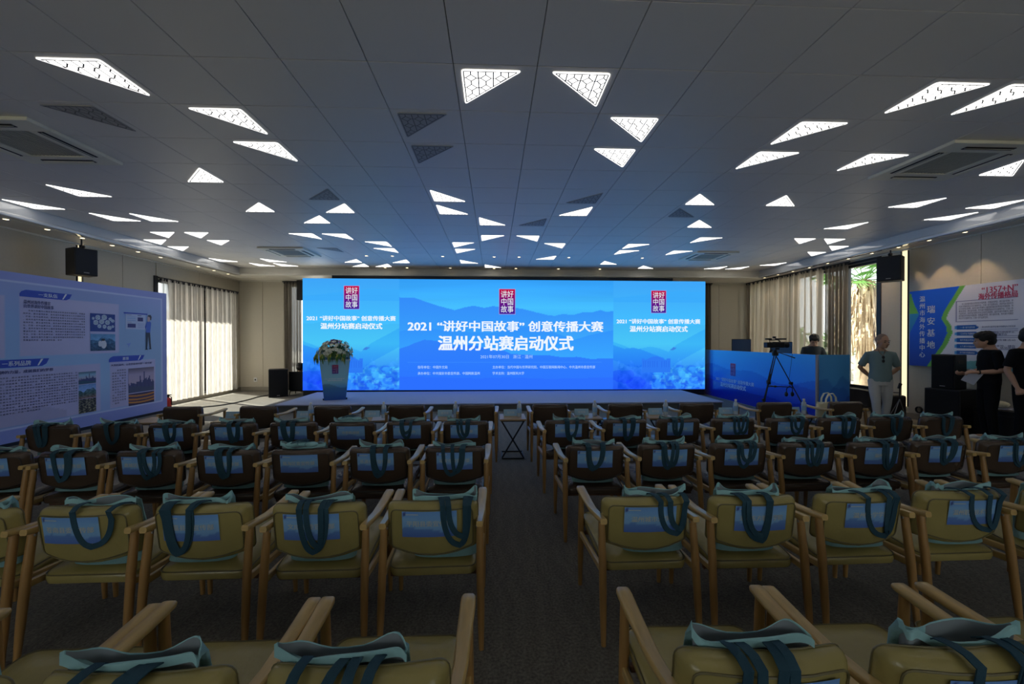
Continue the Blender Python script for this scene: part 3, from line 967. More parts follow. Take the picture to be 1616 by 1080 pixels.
def lamp_meshes(miss):
    pts = rounded(tri_poly(0.0, miss), 0.03)
    pan = MB(); pan.prism(pts, -0.004, 0.004)
    outer, inner = rounded(tri_poly(0.0, miss), 0.03), rounded(tri_poly(-0.006, miss), 0.034)
    lat = MB()
    t = tri_poly(0.014, miss)
    segs = []
    for k in range(3):
        segs.append((t[k], t[(k + 1) % 3]))
    p_, q_ = 0.111, 0.118
    ox, oy = -0.21, -0.19
    for a in range(-1, 7):
        x = ox + a * p_
        for s in [((x, -.3), (x, .3))]:
            g = clip_seg(Vector(s[0]), Vector(s[1]), t)
            if g: segs.append(g)
        for b in range(-1, 7):
            cx, cy = x + p_ / 2, oy + b * q_ + q_ / 2 + (q_ / 2 if False else 0)
            dx, dy = p_ * .36, q_ * .33
            quad = [(cx + dx, cy), (cx, cy + dy), (cx - dx, cy), (cx, cy - dy)]
            for k in range(4):
                g = clip_seg(Vector(quad[k]), Vector(quad[(k + 1) % 4]), t)
                if g: segs.append(g)
            for s in [((cx + dx, cy), (cx + p_ / 2, cy)), ((cx - dx, cy), (cx - p_ / 2, cy)), ((cx, cy + dy), (cx, cy + q_ / 2)), ((cx, cy - dy), (cx, cy - q_ / 2))]:
                g = clip_seg(Vector(s[0]), Vector(s[1]), t)
                if g: segs.append(g)
    wd = 0.0090
    for a, b in segs:
        d = (b - a)
        L = d.length
        if L < .004: continue
        d /= L
        n = Vector((-d.y, d.x)) * wd / 2
        q = [a + n, b + n, b - n, a - n]
        lat.add([(v.x, v.y, -0.0055) for v in q], [(0, 1, 2, 3)])
    return pan.mesh('panel'), lat.mesh('lattice')

lamp_cache = {}
def lamp(i, j, miss, lit, label):
    if (miss, lit) not in lamp_cache:
        pan, lat = lamp_meshes(miss)
        pan.materials.append(M['lamp'] if lit else M['unlit'])
        lat.materials.append(M['lattice'] if lit else M['lattice2'])
        lamp_cache[(miss, lit)] = (pan, lat)
    pan, lat = lamp_cache[(miss, lit)]
    sx = {0: 1, 2: 1, 1: -1, 3: -1}[miss]
    sy = {0: 1, 1: 1, 2: -1, 3: -1}[miss]
    x, y = GX + (i + .5 + .045 * sx) * TS, GY + (j + .5 + .045 * sy) * TS
    r = thing('ceiling_light', label, 'ceiling light', (x, y, ZC - .001), 0, 'lit triangular ceiling lights' if lit else 'unlit triangular ceiling lights')
    obj('light_panel', pan, None, r)
    obj('lattice', lat, None, r)

def parse(s):
    return [tuple(int(v) for v in t.split(',')) for t in s.split()]
lits = parse(LIT)
for rr in sorted(set(t[1] for t in lits)):
    row = sorted([t for t in lits if t[1] == rr])
    allr = sorted(set(t[1] for t in lits))
    for n, t in enumerate(row):
        lamp(*t, True, 'glowing white triangular ceiling light, %s from the left in the %s row from the camera' % (ORD[n], ORD[allr.index(rr)]))
offs = parse(OFF)
for n, t in enumerate(sorted(offs, key=lambda t: (t[1], t[0]))):
    lamp(*t, False, 'switched-off grey triangular ceiling light, %s of the unlit ones from nearest to farthest' % ORD[n])

# the pattern of lights goes on behind the photographer
for t in parse('0,-2,3 6,-2,2 10,-2,3 -4,-2,2 14,-2,0 3,-4,1 8,-4,0 -2,-4,1 12,-4,0 0,-6,2 5,-6,3 10,-6,2 -5,-6,3 3,-8,1 8,-8,0'):
    lamp(*t, True, 'glowing white triangular ceiling light behind the camera, outside the picture')

# recessed downlights
def downlight_proto():
    r = thing('downlight', '', 'downlight')
    ring = MB(); ring.lathe([(.030, 0), (.046, -.004), (.052, -.002), (.052, .004), (.030, .004)], n=16)
    obj('trim_ring', ring.mesh('trim_ring', True), M['white'], r)
    g = MB(); g.lathe([(.031, -.0015), (.031, .003)], n=14)
    obj('lamp_glass', g.mesh('lamp_glass'), M['spot'], r)
    return r
dproto = downlight_proto()
used = [False]
def downlight(x, y, z, label, group):
    r = dproto if not used[0] else copy_tree(dproto)
    used[0] = True
    r.location = (x, y, z)
    r['label'] = label; r['group'] = group
    if 'soffit' in group:
        L = bpy.data.lights.new('downlight_beam', 'SPOT')
        L.energy = 18.0; L.color = (1.0, 0.72, 0.42); L.spot_size = R(72); L.spot_blend = 0.35; L.shadow_soft_size = 0.03
        lo = bpy.data.objects.new('downlight_beam', L); COL.objects.link(lo)
        lo.location = (x, y, z - .012)
for k in range(10):
    if k == 3: continue
    downlight(-7.12, 11.49 - .565 * k, ZS - .001, 'small warm downlight in the left soffit, %s from the back wall' % ORD[k], 'downlights of the left soffit')
for k in range(10):
    downlight(7.76, 11.62 - .565 * k, ZS - .001, 'small warm downlight in the right soffit, %s from the back wall' % ORD[k], 'downlights of the right soffit')
for k, x in enumerate((-2.95, -2.36, -1.19, 0.01, 0.61, 1.79, 2.95)):
    downlight(x, 11.46, ZC - .001, 'small downlight at the ceiling edge above the screen, %s from the left' % ORD[k], 'downlights above the screen')
for k, x in enumerate((-2.97, -2.37, -1.2, 0.01, 0.6, 1.79, 3.57)):
    downlight(x, 9.86, ZC - .001, 'small downlight between tiles in front of the screen, %s from the left' % ORD[k], 'downlights in front of the screen')

# ceiling cassettes
def cassette(x, y, label, s=0.95):
    r = thing('air_conditioner', label, 'air conditioner', (x, y, ZC), 0, 'ceiling cassette air conditioners')
    h = s / 2
    fr = MB()
    for a in ((-h, h, -h, -h + .20), (-h, h, h - .20, h), (-h, -h + .20, -h + .20, h - .20), (h - .20, h, -h + .20, h - .20)):
        fr.span(a[0], a[1], a[2], a[3], -.035, -.001)
    obj('cover_panel', fr.mesh('cover_panel', bevel=.004), M['acwhite'], r)
    g = MB(); g.span(-h + .20, h - .20, -h + .20, h - .20, -.020, -.001)
    for k in range(14):
        xx = -h + .22 + (s - .44) * k / 13
        g.span(xx - .004, xx + .004, -h + .21, h - .21, -.028, -.020)
    obj('intake_grille', g.mesh('intake_grille'), mat('grille_beige', (0.48, 0.45, 0.36), 0.7), r)
    for a in range(4):
        v = MB(); v.box((0, -h + .10, -.037), (s * .56, .055, .006))
        o = obj('air_outlet', v.mesh('air_outlet', bevel=.002), M['black'], r); o.rotation_euler = (0, 0, a * PI / 2)
        v = MB(); v.box((0, -h + .098, -.043), (s * .54, .022, .004), rot=Matrix.Rotation(.5, 3, 'X'))
        o = obj('louvre', v.mesh('louvre'), M['acwhite'], r); o.rotation_euler = (0, 0, a * PI / 2)
cassette(-4.55, 4.30, 'ceiling cassette air conditioner at the near left of the ceiling')
cassette(4.98, 4.36, 'ceiling cassette air conditioner at the near right of the ceiling')
cassette(-4.50, 9.45, 'ceiling cassette air conditioner at the far left near the screen')
cassette(4.98, 9.50, 'ceiling cassette air conditioner at the far right near the screen')

# ------------------------------------------------------------------ windows
def window(name, axis, at, a0, a1, z0, z1, n_mull, sgn, horiz=()):
    """axis 'x': window lies in a plane of constant x"""
    w_ = 0.06
    def bar(p0, p1, q0, q1):
        b = MB()
        if axis == 'x':
            b.span(at - .05, at + .05, p0, p1, q0, q1)
        else:
            b.span(p0, p1, at - .05, at + .05, q0, q1)
        return b
    f = MB()
    for a in ((a0, a1, z0, z0 + w_), (a0, a1, z1 - w_, z1), (a0, a0 + w_, z0 + w_, z1 - w_), (a1 - w_, a1, z0 + w_, z1 - w_)):
        q = bar(*a); f.add(q.v, q.f)
    fr = struct(name, f.mesh('window_frame'), M['frame'])
    for k in range(n_mull):
        c = a0 + (a1 - a0) * (k + 1) / (n_mull + 1)
        obj('mullion', bar(c - .03, c + .03, z0 + w_, z1 - w_).mesh('mullion'), M['frame'], fr)
    for hz in horiz:
        obj('transom', bar(a0 + w_, a1 - w_, hz - .025, hz + .025).mesh('transom'), M['frame'], fr)
    for k in range(n_mull + 1):
        c0 = a0 + (a1 - a0) * k / (n_mull + 1) + .03; c1 = a0 + (a1 - a0) * (k + 1) / (n_mull + 1) - .03
        b = MB()
        if axis == 'x': b.span(at - .004, at + .004, c0, c1, z0 + w_, z1 - w_)
        else: b.span(c0, c1, at - .004, at + .004, z0 + w_, z1 - w_)
        obj('pane', b.mesh('pane'), M['glass'], fr)
window('window_1', 'x', XL - .10, WL[0], WL[1], WL[2], WL[3], 1, 1)
window('window_2', 'x', XR + .10, WR[0], WR[1], WR[2], WR[3], 4, -1)
window('window_3', 'y', YB + .10, WBk[0], WBk[1], WBk[2], WBk[3], 1, -1)

window('added_window_4', 'y', YF - .10, FW[0][0], FW[0][1], FWZ[0], FWZ[1], 2, 1)  # unseen pair in the front wall, added for fill light from behind
window('added_window_5', 'y', YF - .10, FW[1][0], FW[1][1], FWZ[0], FWZ[1], 2, 1)
# dark window surround inside the room on the right
b = MB(); b.span(XR - .035, XR, WR[0] - .10, WR[0], .12, ZS - .03); b.span(XR - .035, XR, WR[0], WR[1] + .1, WR[3], ZS - .03)
struct('trim_9', b.mesh('window_surround', bevel=.004), M['frame'])
b = MB(); b.span(XL, XL + .05, WL[0] - .12, WL[0] - .02, .12, WL[3] + .06)
struct('trim_10', b.mesh('window_surround_left', bevel=.004), M['frame'])
b = MB(); b.span(XR - .20, XR + .05, WR[0], WR[1], WR[2] - .35, WR[2])
struct('trim_11', b.mesh('window_ledge', bevel=.01), M['frame'])

def curtain(name, label, axis, at, a0, a1, z0, z1, amp, waves, m, rail=True, seed=1, loc=None):
    n = int(waves * 14)
    rs = np.random.RandomState(seed)
    ph = np.cumsum(0.75 + 0.5 * rs.rand(n + 1)); ph = ph / ph[-1] * waves * 2 * PI
    root = thing(name, label, 'curtain', ((at, (a0 + a1) / 2, z0) if axis == 'x' else ((a0 + a1) / 2, at, z0)))
    nz = 10
    vs, fs = [], []
    am = amp * (0.6 + 0.8 * rs.rand(n + 1)); am = np.convolve(am, np.ones(9) / 9, 'same')
    for j in range(nz + 1):
        t = j / nz
        z = z0 + (z1 - z0) * t
        for i in range(n + 1):
            a = a0 + (a1 - a0) * i / n
            k = am[i] * (1.0 - 0.35 * t)
            off = k * math.sin(ph[i] + 0.25 * math.sin(3 * t + i * .05)) + 0.3 * k * math.sin(2.7 * ph[i] + 2 * t)
            da = 0.25 * k * math.cos(ph[i] * 2)
            p = (at + off, a + da, z) if axis == 'x' else (a + da, at + off, z)
            vs.append(Vector(p) - root.location)
    for j in range(nz):
        for i in range(n):
            q = j * (n + 1) + i
            fs.append((q, q + 1, q + n + 2, q + n + 1))
    me = bpy.data.meshes.new('drape')
    me.from_pydata([tuple(v) for v in vs], [], fs); me.shade_smooth()
    obj('drape', me, m, root)
    if rail:
        b = MB()
        L = (a1 - a0) / 2 + .05
        if axis == 'x':
            b.tube([(0, -L, z1 - z0 + .01), (0, L, z1 - z0 + .01)], .018, 8)
        else:
            b.tube([(-L, 0, z1 - z0 + .01), (L, 0, z1 - z0 + .01)], .018, 8)
        obj('curtain_rod', b.mesh('curtain_rod', True), M['frame'], root)
        # header tape hiding the hooks
        h_ = MB()
        k = int(n / 7)
        for i in range(k + 1):
            a = -L + .05 + (2 * L - .1) * i / k
            if axis == 'x': h_.box((0, a, z1 - z0 - .015), (.05, .012, .07))
            else: h_.box((a, 0, z1 - z0 - .015), (.012, .05, .07))
        o = obj('curtain_hooks', h_.mesh('curtain_hooks'), M['frame'], root); o['kind'] = 'stuff'
    return root
curtain('curtain', 'sheer pale curtain drawn over the left window, left half', 'x', XL + .13, 9.72, 11.12, .10, 2.92, .045, 8, M['sheer'], seed=3)
curtain('curtain', 'sheer pale curtain drawn over the left window, right half by the corner', 'x', XL + .13, 11.16, 12.52, .10, 2.92, .045, 7, M['sheer'], seed=5)
curtain('curtain', 'long taupe pleated curtain across the right window from the back corner', 'x', XR - .13, 9.72, 12.72, .30, 3.27, .062, 15, M['drape'], seed=7)
curtain('curtain', 'bunched taupe curtain beside the bare pane of the right window', 'x', XR - .13, 9.02, 9.64, .30, 3.26, .055, 6, M['drape2'], seed=9)
curtain('curtain', 'narrow grey curtain hanging left of the big screen', 'y', YB - .13, -6.26, -5.76, .04, 3.26, .045, 6, M['drape2'], seed=11)
curtain('curtain', 'dark strip of curtain at the right edge of the big screen', 'y', YB - .13, 6.35, 6.78, .04, 3.26, .045, 5, M['drape2'], seed=13)

# outside: paving, palm tree, pale wall, railing
gmat = mat('paving', (0.55, 0.53, 0.50), 0.8, var=0.15, scale=1.2)
g = MB(); g.span(-45, 45, -20, 60, -0.35, -0.16)
ground = struct('ground', g.mesh('ground'), gmat)
g = MB(); g.span(14.5, 15.0, 0, 30, -.16, 1.5)
tag(obj('garden_wall', g.mesh('garden_wall', bevel=.02), mat('stone_wall', (0.45, 0.42, 0.36), 0.9, var=0.5, scale=2.5, bump=1, bscale=6)),
    'rough pale stone wall outside the right window', 'wall')
g = MB(); g.span(-16.4, -16.0, -5, 32, -.16, 3.0)
tag(obj('boundary_wall', g.mesh('boundary_wall', bevel=.02), mat('white_wall', (0.80, 0.78, 0.74), 0.8, var=0.05)),
    'white boundary wall behind the sheer curtains of the left window', 'wall')
g = MB(); g.span(-8.65, XL - T, 7, 14, 3.05, 3.2)
struct('eaves', g.mesh('eaves'), M['soffit'])
palm = thing('palm_tree', 'fan palm with hanging dry fronds outside the bare right pane', 'tree', (11.9, 12.9, -.16))
tk = MB(); tk.tube([(0, 0, 0), (.03, 0, 1.5), (0, 0, 3.6)], [.26, .20, .18], 12)
obj('trunk', tk.mesh('trunk', True), mat('palm_trunk', (0.30, 0.22, 0.14), 0.9, var=0.4, scale=10), palm)
rp = random.Random(4)
dry = MB()
for k in range(900):
    a = rp.uniform(0, 2 * PI); z0 = rp.uniform(1.9, 3.6); L = rp.uniform(.5, 1.3); r0 = rp.uniform(.22, .85)
    d = Vector((math.cos(a), math.sin(a), 0)); s = Vector((-d.y, d.x, 0)) * rp.uniform(.01, .03)
    p0 = d * r0 + Vector((0, 0, z0)); p1 = d * (r0 + .12) + Vector((0, 0, z0 - L * .5)); p2 = d * (r0 + rp.uniform(-.02, .12)) + Vector((0, 0, z0 - L))
    dry.add([p0 - s, p0 + s, p1 + s, p1 - s, p2], [(0, 1, 2, 3), (3, 2, 4)])
o = obj('dry_fronds', dry.mesh('dry_fronds'), mat('dry_frond', (0.55, 0.42, 0.27), 0.8, var=0.4, scale=15), palm); o['kind'] = 'stuff'
fr = MB()
for k in range(26):
    a = rp.uniform(0, 2 * PI); e = rp.uniform(-.5, 1.0)
    d = Vector((math.cos(a) * math.cos(e), math.sin(a) * math.cos(e), math.sin(e)))
    hub = Vector((0, 0, 3.7)) + d * .75
    fr.tube([(0, 0, 3.6), hub], .012, 4)
    side = d.cross(Vector((0, 0, 1))).normalized(); up = side.cross(d)
    for q in range(17):
        t = (q - 8) / 8 * 1.35
        dd = (d * math.cos(t) + side * math.sin(t))
        tip = hub + dd * rp.uniform(.62, .8) + Vector((0, 0, -.18))
        mid_ = hub + dd * .35
        s = up * .03 + side.cross(dd) * .02
        fr.add([hub, mid_ + s, tip, mid_ - s], [(0, 1, 2, 3)])
o = obj('green_fronds', fr.mesh('green_fronds'), mat('frond_green', (0.10, 0.24, 0.05), 0.5, var=0.4, scale=8), palm); o['kind'] = 'stuff'
for k, (px_, py_) in enumerate(((10.6, 14.6), (13.2, 15.4), (13.0, 17.6))):
    bsh = MB()
    for q in range(260):
        a, e, rr = rp.uniform(0, 2 * PI), rp.uniform(-.2, 1.4), rp.uniform(.5, .95)
        c = Vector((math.cos(a) * math.cos(e) * rr, math.sin(a) * math.cos(e) * rr, 1.1 + 1.2 * math.sin(e) * rr))
        n1 = Vector((rp.uniform(-1, 1), rp.uniform(-1, 1), rp.uniform(-1, 1))).normalized() * .14
        n2 = n1.cross(Vector((rp.uniform(-1, 1), rp.uniform(-1, 1), 1))).normalized() * .06
        bsh.add([c - n1, c + n2, c + n1, c - n2], [(0, 1, 2, 3)])
    bsh.tube([(0, 0, 0), (0, 0, 1.4)], .05, 6)
    tag(obj('bush', bsh.mesh('bush'), M['leaf'], loc=(px_, py_, -.16)),
        ['green bush outside the right window, nearest one', 'green bush outside the right window, behind the palm', 'green bush outside the right window, farthest'][k], 'bush')
rl = thing('stair_railing', 'pale sloping stair railing outside the bare right pane', 'railing', (10.9, 11.2, -.16))
b = MB(); b.tube([(-.6, -.9, .8), (1.2, 1.6, 1.75)], .03, 8)
obj('handrail', b.mesh('handrail', True), M['white'], rl)
for k in range(4):
    t = k / 3
    b = MB(); b.tube([(-.6 + 1.8 * t, -.9 + 2.5 * t, 0), (-.6 + 1.8 * t, -.9 + 2.5 * t, .8 + .95 * t)], .018, 6)
    obj('post', b.mesh('post', True), M['white'], rl)

# balustrade outside the left window, its bars throw the stripes on the carpet
bal = thing('balustrade', 'slatted balustrade outside behind the sheer curtains of the left window', 'railing', (-8.75, 11.2, -.16))
b = MB(); b.span(-.03, .03, -2.6, 2.2, 1.22, 1.28); obj('handrail', b.mesh('handrail'), M['frame'], bal)
b = MB(); b.span(-.02, .02, -.03, .03, .0, 1.22); bm_ = b.mesh('baluster')
for k in range(20):
    obj('baluster', bm_, M['frame'], bal, (0, -2.5 + k * .24, 0))
# vertical light strips in the side walls
for x, s, lab in ((XL, 1, 'left'), (XR, -1, 'right')):
    y0, y1 = (7.96, 8.04) if s > 0 else (7.765, 7.885)
    r = thing('light_strip', 'vertical warm white light strip set in the %s wall' % lab, 'light strip', (x, (y0 + y1) / 2, 0))
    b = MB(); b.span(min(0, s * .012), max(0, s * .012), -(y1 - y0) / 2, (y1 - y0) / 2, .22, ZS - .03)
    obj('diffuser', b.mesh('diffuser'), M['strip'], r)
    b = MB()
    for q in (-1, 1):
        c = q * ((y1 - y0) / 2 + .008)
        b.span(min(0, s * .03), max(0, s * .03), c - .007, c + .007, .22, ZS - .03)
    obj('channel', b.mesh('channel'), M['darkmetal'], r)
# ------------------------------------------------------------------ stage and screen
st = thing('stage', 'low grey carpeted stage in front of the screen', 'stage', (0.2, 8.91, 0))
SX0, SX1 = -4.60 - .2, 5.05 - .2
b = MB(); b.span(SX0, SX1, 0, 2.12, .14, .168)
obj('stage_top', b.mesh('stage_top', bevel=.006), M['stage'], st)
b = MB(); b.span(SX0 + .03, SX1 - .03, .03, 2.10, 0, .14)
obj('stage_front', b.mesh('stage_front'), M['stageside'], st)
b = MB(); b.span(SX0, SX0 + .03, 0, 2.1, 0, .14); obj('stage_side_panel', b.mesh('stage_side_panel'), M['stage'], st)

SCX0, SCX1, SCZ0, SCZ1, SCY = -5.02, 5.78, 0.185, 3.135, 11.15
scr = thing('led_screen', 'wide blue video screen across the back of the stage', 'screen', ((SCX0 + SCX1) / 2, SCY, 0))
scr.rotation_euler = (0, R(0.16), 0)
Wd, Hd = SCX1 - SCX0, SCZ1 - SCZ0
hx = Wd / 2
b = MB(); b.span(-hx, hx, .012, .12, SCZ0, SCZ1)
obj('screen_cabinet', b.mesh('screen_cabinet', bevel=.004), M['black'], scr)
b = MB()
for k in range(9):
    x = -hx + .3 + (Wd - .6) * k / 8
    b.span(x - .03, x + .03, .13, .19, .03, SCZ1 - .05)
    b.span(x - .03, x + .03, .13, .75, 0.03, .08)
b.span(-hx, hx, .02, .10, .03, SCZ0)
obj('support_frame', b.mesh('support_frame'), M['black'], scr)
b = MB(); b.span(-hx + .75, hx - .9, .02, .14, SCZ1 + .003, SCZ1 + .085)
obj('top_rail', b.mesh('top_rail'), M['black'], scr)

U1, U2 = (-2.504 - SCX0) / Wd, (3.225 - SCX0) / Wd
def ridge(u, pts):
    return np.interp(u, [p[0] for p in pts], [p[1] for p in pts])
def centre_px(pts):
    return [((x - 45) / 1515, 1 - (y + 31) / 766) for x, y in pts]
def fbm(u, v, seed, f0=6, oct=4):
    rs = np.random.RandomState(seed)
    r = 0
    for k in range(oct):
        f = f0 * 2 ** k
        a, b_, c, d = rs.rand(4) * 7
        r = r + (np.sin(u * f * 1.3 + a + 1.7 * np.sin(v * f * .9 + b_)) * np.sin(v * f * 1.1 + c + 1.3 * np.sin(u * f * .7 + d))) / 1.7 ** k
    return r
def side_pic(u, v):
    c = vgrad(v, [(0, (45, 110, 255)), (.10, (52, 130, 255)), (.28, (66, 176, 255)), (.42, (76, 205, 255)), (.62, (68, 190, 255)), (1, (62, 165, 248))])
    c = lay((v < .93 + .03 * np.sin(u * 5)) & (v > .80) & (v < .84 + .10 * u), c, (60, 172, 252))
    rd = ridge(u, [(0, .595), (.12, .60), (.2, .615), (.35, .60), (.6, .605), (.8, .59), (1, .60)])
    c = np.where((v < rd)[:, None], c * .97, c)
    rd = ridge(u, [(0, .44), (.1, .41), (.18, .38), (.28, .375), (.4, .395), (.5, .38), (.6, .345), (.7, .42), (.85, .49), (1, .56)])
    c = np.where(((v < rd) & (v > rd - .17))[:, None], c * np.array([.82, .92, 1.0]), c)
    rd = ridge(u, [(0, .41), (.12, .375), (.22, .385), (.3, .37), (.42, .33), (.55, .29)])
    c = np.where(((v < rd) & (u < .55))[:, None], c * np.array([.80, .86, 1.0]), c)
    n = fbm(u * 2, v * 2, 3, 9, 5)
    town = (v < .24 + .03 * n) & (u > .05)
    c = np.where(town[:, None], c * np.array([.92, .97, 1.0])[None] + (n[:, None] * .045), c)
    lit = town & (u > .42) & (v < .21) & (v > .01) & (n > -.1)
    c = np.where(lit[:, None], np.clip(c + np.array([.03, .13, .01]), 0, 1), c)
    # blocky roofs
    bx = np.floor(u * 14) * .37 % 1.0
    rowm = (np.mod(v * 34 + bx * 3, 4) < 1.2) & (u > .40) & (v < .20)
    c = np.where(rowm[:, None], np.clip(c + np.array([.07, .09, .0]), 0, 1), c)
    for cx, cy, r in ((.72, .20, .05), (.85, .19, .06), (.62, .06, .04), (.9, .09, .07), (.97, .16, .05), (.1, .12, .12), (.25, .06, .1)):
        m = ((u - cx) ** 2 * .5 + ((v - cy) * 1.3) ** 2 < (r * .7) ** 2 * (1 + .35 * n))
        c = np.where(m[:, None], c * np.array([.80, .84, 1.0]), c)
    # old gate tower
    tow = (u > .31) & (u < .62) & (v > .155) & (v < .285 + .02 * np.cos((u - .46) * 20) * (np.abs(u - .46) < .12))
    c = lay(tow, c, (45, 122, 245))
    c = lay(tow & (np.mod(u * 40, 1) < .25) & (v < .26) & (v > .20), c, (40, 108, 236))
    # small kite shape
    kt = (np.abs(u - .655) < .035) & (np.abs(v - .375 - (u - .655) * .25) < .012 * (1 - np.abs(u - .655) / .035) + .002)
    return lay(kt, c, (58, 130, 225))
def mid_pic(u, v):
    c = vgrad(v, [(0, (45, 118, 255)), (.3, (48, 140, 255)), (.55, (60, 170, 252)), (.75, (70, 192, 255)), (.88, (60, 172, 255)), (1, (52, 158, 245))])
    cl = fbm(u * .7, v * 4, 11, 3, 3)
    c = np.where((v > .8)[:, None], c * (1 + .025 * cl[:, None]), c)
    r1 = ridge(u, centre_px([(45, 95), (150, 98), (220, 122), (300, 148), (430, 182), (500, 162), (560, 150), (640, 165), (700, 152), (820, 165), (900, 168), (1010, 195), (1100, 215), (1560, 250)]))
    c = lay(v < r1, c, vgrad(v, [(.4, (58, 165, 252)), (.84, (52, 140, 250))]) * 255)
    r2 = ridge(u, centre_px([(1000, 300), (1100, 240), (1150, 215), (1200, 205), (1270, 212), (1350, 190), (1420, 190), (1470, 175), (1510, 188), (1560, 183)]))
    c = lay((v < r2) & (u > .62), c, vgrad(v, [(.45, (62, 168, 252)), (.75, (52, 146, 250))]) * 255)
    r2 = ridge(u, centre_px([(45, 330), (200, 300), (400, 330), (700, 340), (900, 300), (1000, 290), (1150, 340), (1280, 385), (1400, 350), (1560, 318)]))
    c = lay((v < r2), c, vgrad(v, [(.25, (58, 170, 255)), (.6, (50, 144, 252))]) * 255)
    r3 = ridge(u, centre_px([(45, 450), (110, 428), (150, 410), (220, 387), (300, 395), (420, 430), (560, 420), (700, 460), (780, 462), (830, 485), (980, 492), (1100, 495), (1190, 508), (1300, 505), (1400, 520), (1560, 515)]))
    c = lay(v < r3, c, vgrad(v, [(0, (44, 116, 255)), (.2, (45, 122, 255)), (.45, (50, 130, 250))]) * 255)
    r4 = ridge(u, centre_px([(45, 640), (400, 650), (600, 655), (800, 648), (1100, 660), (1560, 650)]))
    c = lay(v < r4, c, (44, 112, 255))
    return c
def screen_pic(U, V):
    sL, sR = (U / U1), (U - U2) / (1 - U2)
    cL = side_pic(sL, V); cR = side_pic(sR, V); cM = mid_pic((U - U1) / (U2 - U1), V)
    out = np.where((U < U1)[:, None], cL, np.where((U > U2)[:, None], cR, cM))
    gy = (np.abs(np.mod(V * 5.9, 1) - .5) > .492)
    out = np.where(gy[:, None], out * .99, out)
    return out
paint('screen_face', (-hx, .004, SCZ0), (1, 0, 0), (0, 0, 1), Wd, Hd, 600, 170, screen_pic, M['screen'], scr)

def seal(parent, O, ux, uy, w_, h_, mink, emission=None, dim=1.0):
    O, ux, uy = Vector(O), Vector(ux), Vector(uy)
    nrm = ux.cross(uy).normalized()
    if emission:
        mm = M['screen']
    else:
        mm = M['print']
    def f(u, v):
        c = vgrad(v, [(0, (60, 30, 150)), (.5, (110, 20, 130)), (1, (200, 10, 60))])
        edge = (u < .06) | (u > .94) | (v < .04) | (v > .96)
        return lay(edge & ((u < .03) | (u > .97) | (v < .02) | (v > .98)), c, (185, 165, 235)) * dim
    paint('emblem', O + nrm * .004, ux, uy, w_, h_, 24, 36, f, mm, parent)
    letters('emblem_lettering', T_SEAL, .0, mink, parent, O + ux * w_ * .12 + uy * h_ * .07 + nrm * .007, ux, uy, w_ * .76, h_ * .86)
X0 = (SCX0 + SCX1) / 2
def on_screen(rect, s, bold, m=None):
    x0, z1, x1, z0 = rect
    letters('lettering', s, bold, m or M['w_emit'], scr, (x0 - X0, -.004, z0), (1, 0, 0), (0, 0, 1), x1 - x0, z1 - z0)
def scr_seal(x0, z1, x1, z0):
    seal(scr, (x0 - X0, 0, z0), (1, 0, 0), (0, 0, 1), x1 - x0, z1 - z0, M['w_emit'], True)
scr_seal(-3.957, 2.948, -3.547, 2.324)
scr_seal(.131, 2.894, .573, 2.208)
scr_seal(4.268, 2.88, 4.69, 2.261)
for dx, dz in ((0, 0), (8.24, -.05)):
    on_screen((-4.92 + dx, 2.155 + dz, -2.60 + dx, 2.02 + dz), T_MAIN1, .03)
    on_screen((-4.56 + dx, 1.965 + dz, -2.95 + dx, 1.80 + dz), T_MAIN2, .035)
on_screen((-2.29, 2.035, 2.96, 1.745), T_MAIN1, .03)
on_screen((-1.49, 1.64, 2.15, 1.235), T_MAIN2, .035)
pale = emit('screen_pale', (0.45, 0.68, 1.0), 1.0)
on_screen((-.36, 1.125, 1.034, 1.025), T_DATE, .0, pale)
on_screen((-2.024, .835, -1.238, .755), T_L1, .012, pale)
on_screen((-2.024, .67, -.378, .59), T_L2, .012, pale)
on_screen((-.039, .835, 2.738, .755), T_R1, .012, pale)
on_screen((-.039, .67, .812, .59), T_R2, .012, pale)
b = MB(); b.span(-2.30 - X0, 2.92 - X0, -.003, -.001, .921, .927)
obj('rule_line', b.mesh('rule_line'), emit('rule_blue', (.06, .32, 1.0), 1.0), scr)

# black speaker box high at the left edge of the screen
b = MB(); b.span(-.10, .10, -.08, .08, 0, .58)
sp = tag(obj('column_speaker', b.mesh('column_speaker', bevel=.008), M['black'], loc=(-5.68, 12.55, 2.70)), 'tall black box hung high beside the left edge of the screen', 'speaker')
b = MB(); b.span(.06, .32, -.04, .04, 0, .05)

# ------------------------------------------------------------------ lectern and flowers
lec = thing('lectern', 'pale blue printed lectern tapering downwards on the stage', 'lectern', (-3.64, 9.72, .168), R(18))
def lectern_pic(u, v):
    c = vgrad(v, [(0, (60, 120, 220)), (.3, (85, 160, 220)), (.45, (150, 212, 225)), (1, (160, 215, 235))])
    rd = .36 + .05 * np.sin(u * 5 + .6)
    c = np.where((v < rd)[:, None], c * .82, c)
    return c
lb = MB()
lb.add([(-.225, -.16, 0), (.225, -.16, 0), (.225, .16, 0), (-.225, .16, 0), (-.315, -.22, .90), (.315, -.22, .90), (.315, .22, .90), (-.315, .22, .90)],
       [(0, 3, 2, 1), (4, 5, 6, 7), (0, 1, 5, 4), (1, 2, 6, 5), (2, 3, 7, 6), (3, 0, 4, 7)])
obj('lectern_body', lb.mesh('lectern_body', bevel=.004), mat('lectern_blue', (0.14, 0.36, 0.48), .45), lec)
def lw(u, v):
    hw = .225 + .09 * v
    return (-hw + 2 * hw * u, -.164 - .06 * v, .90 * v)
paint('front_print', (0, 0, 0), (1, 0, 0), (0, 0, 1), 1, 1, 30, 50, lectern_pic, M['print'], lec, warp=lw)
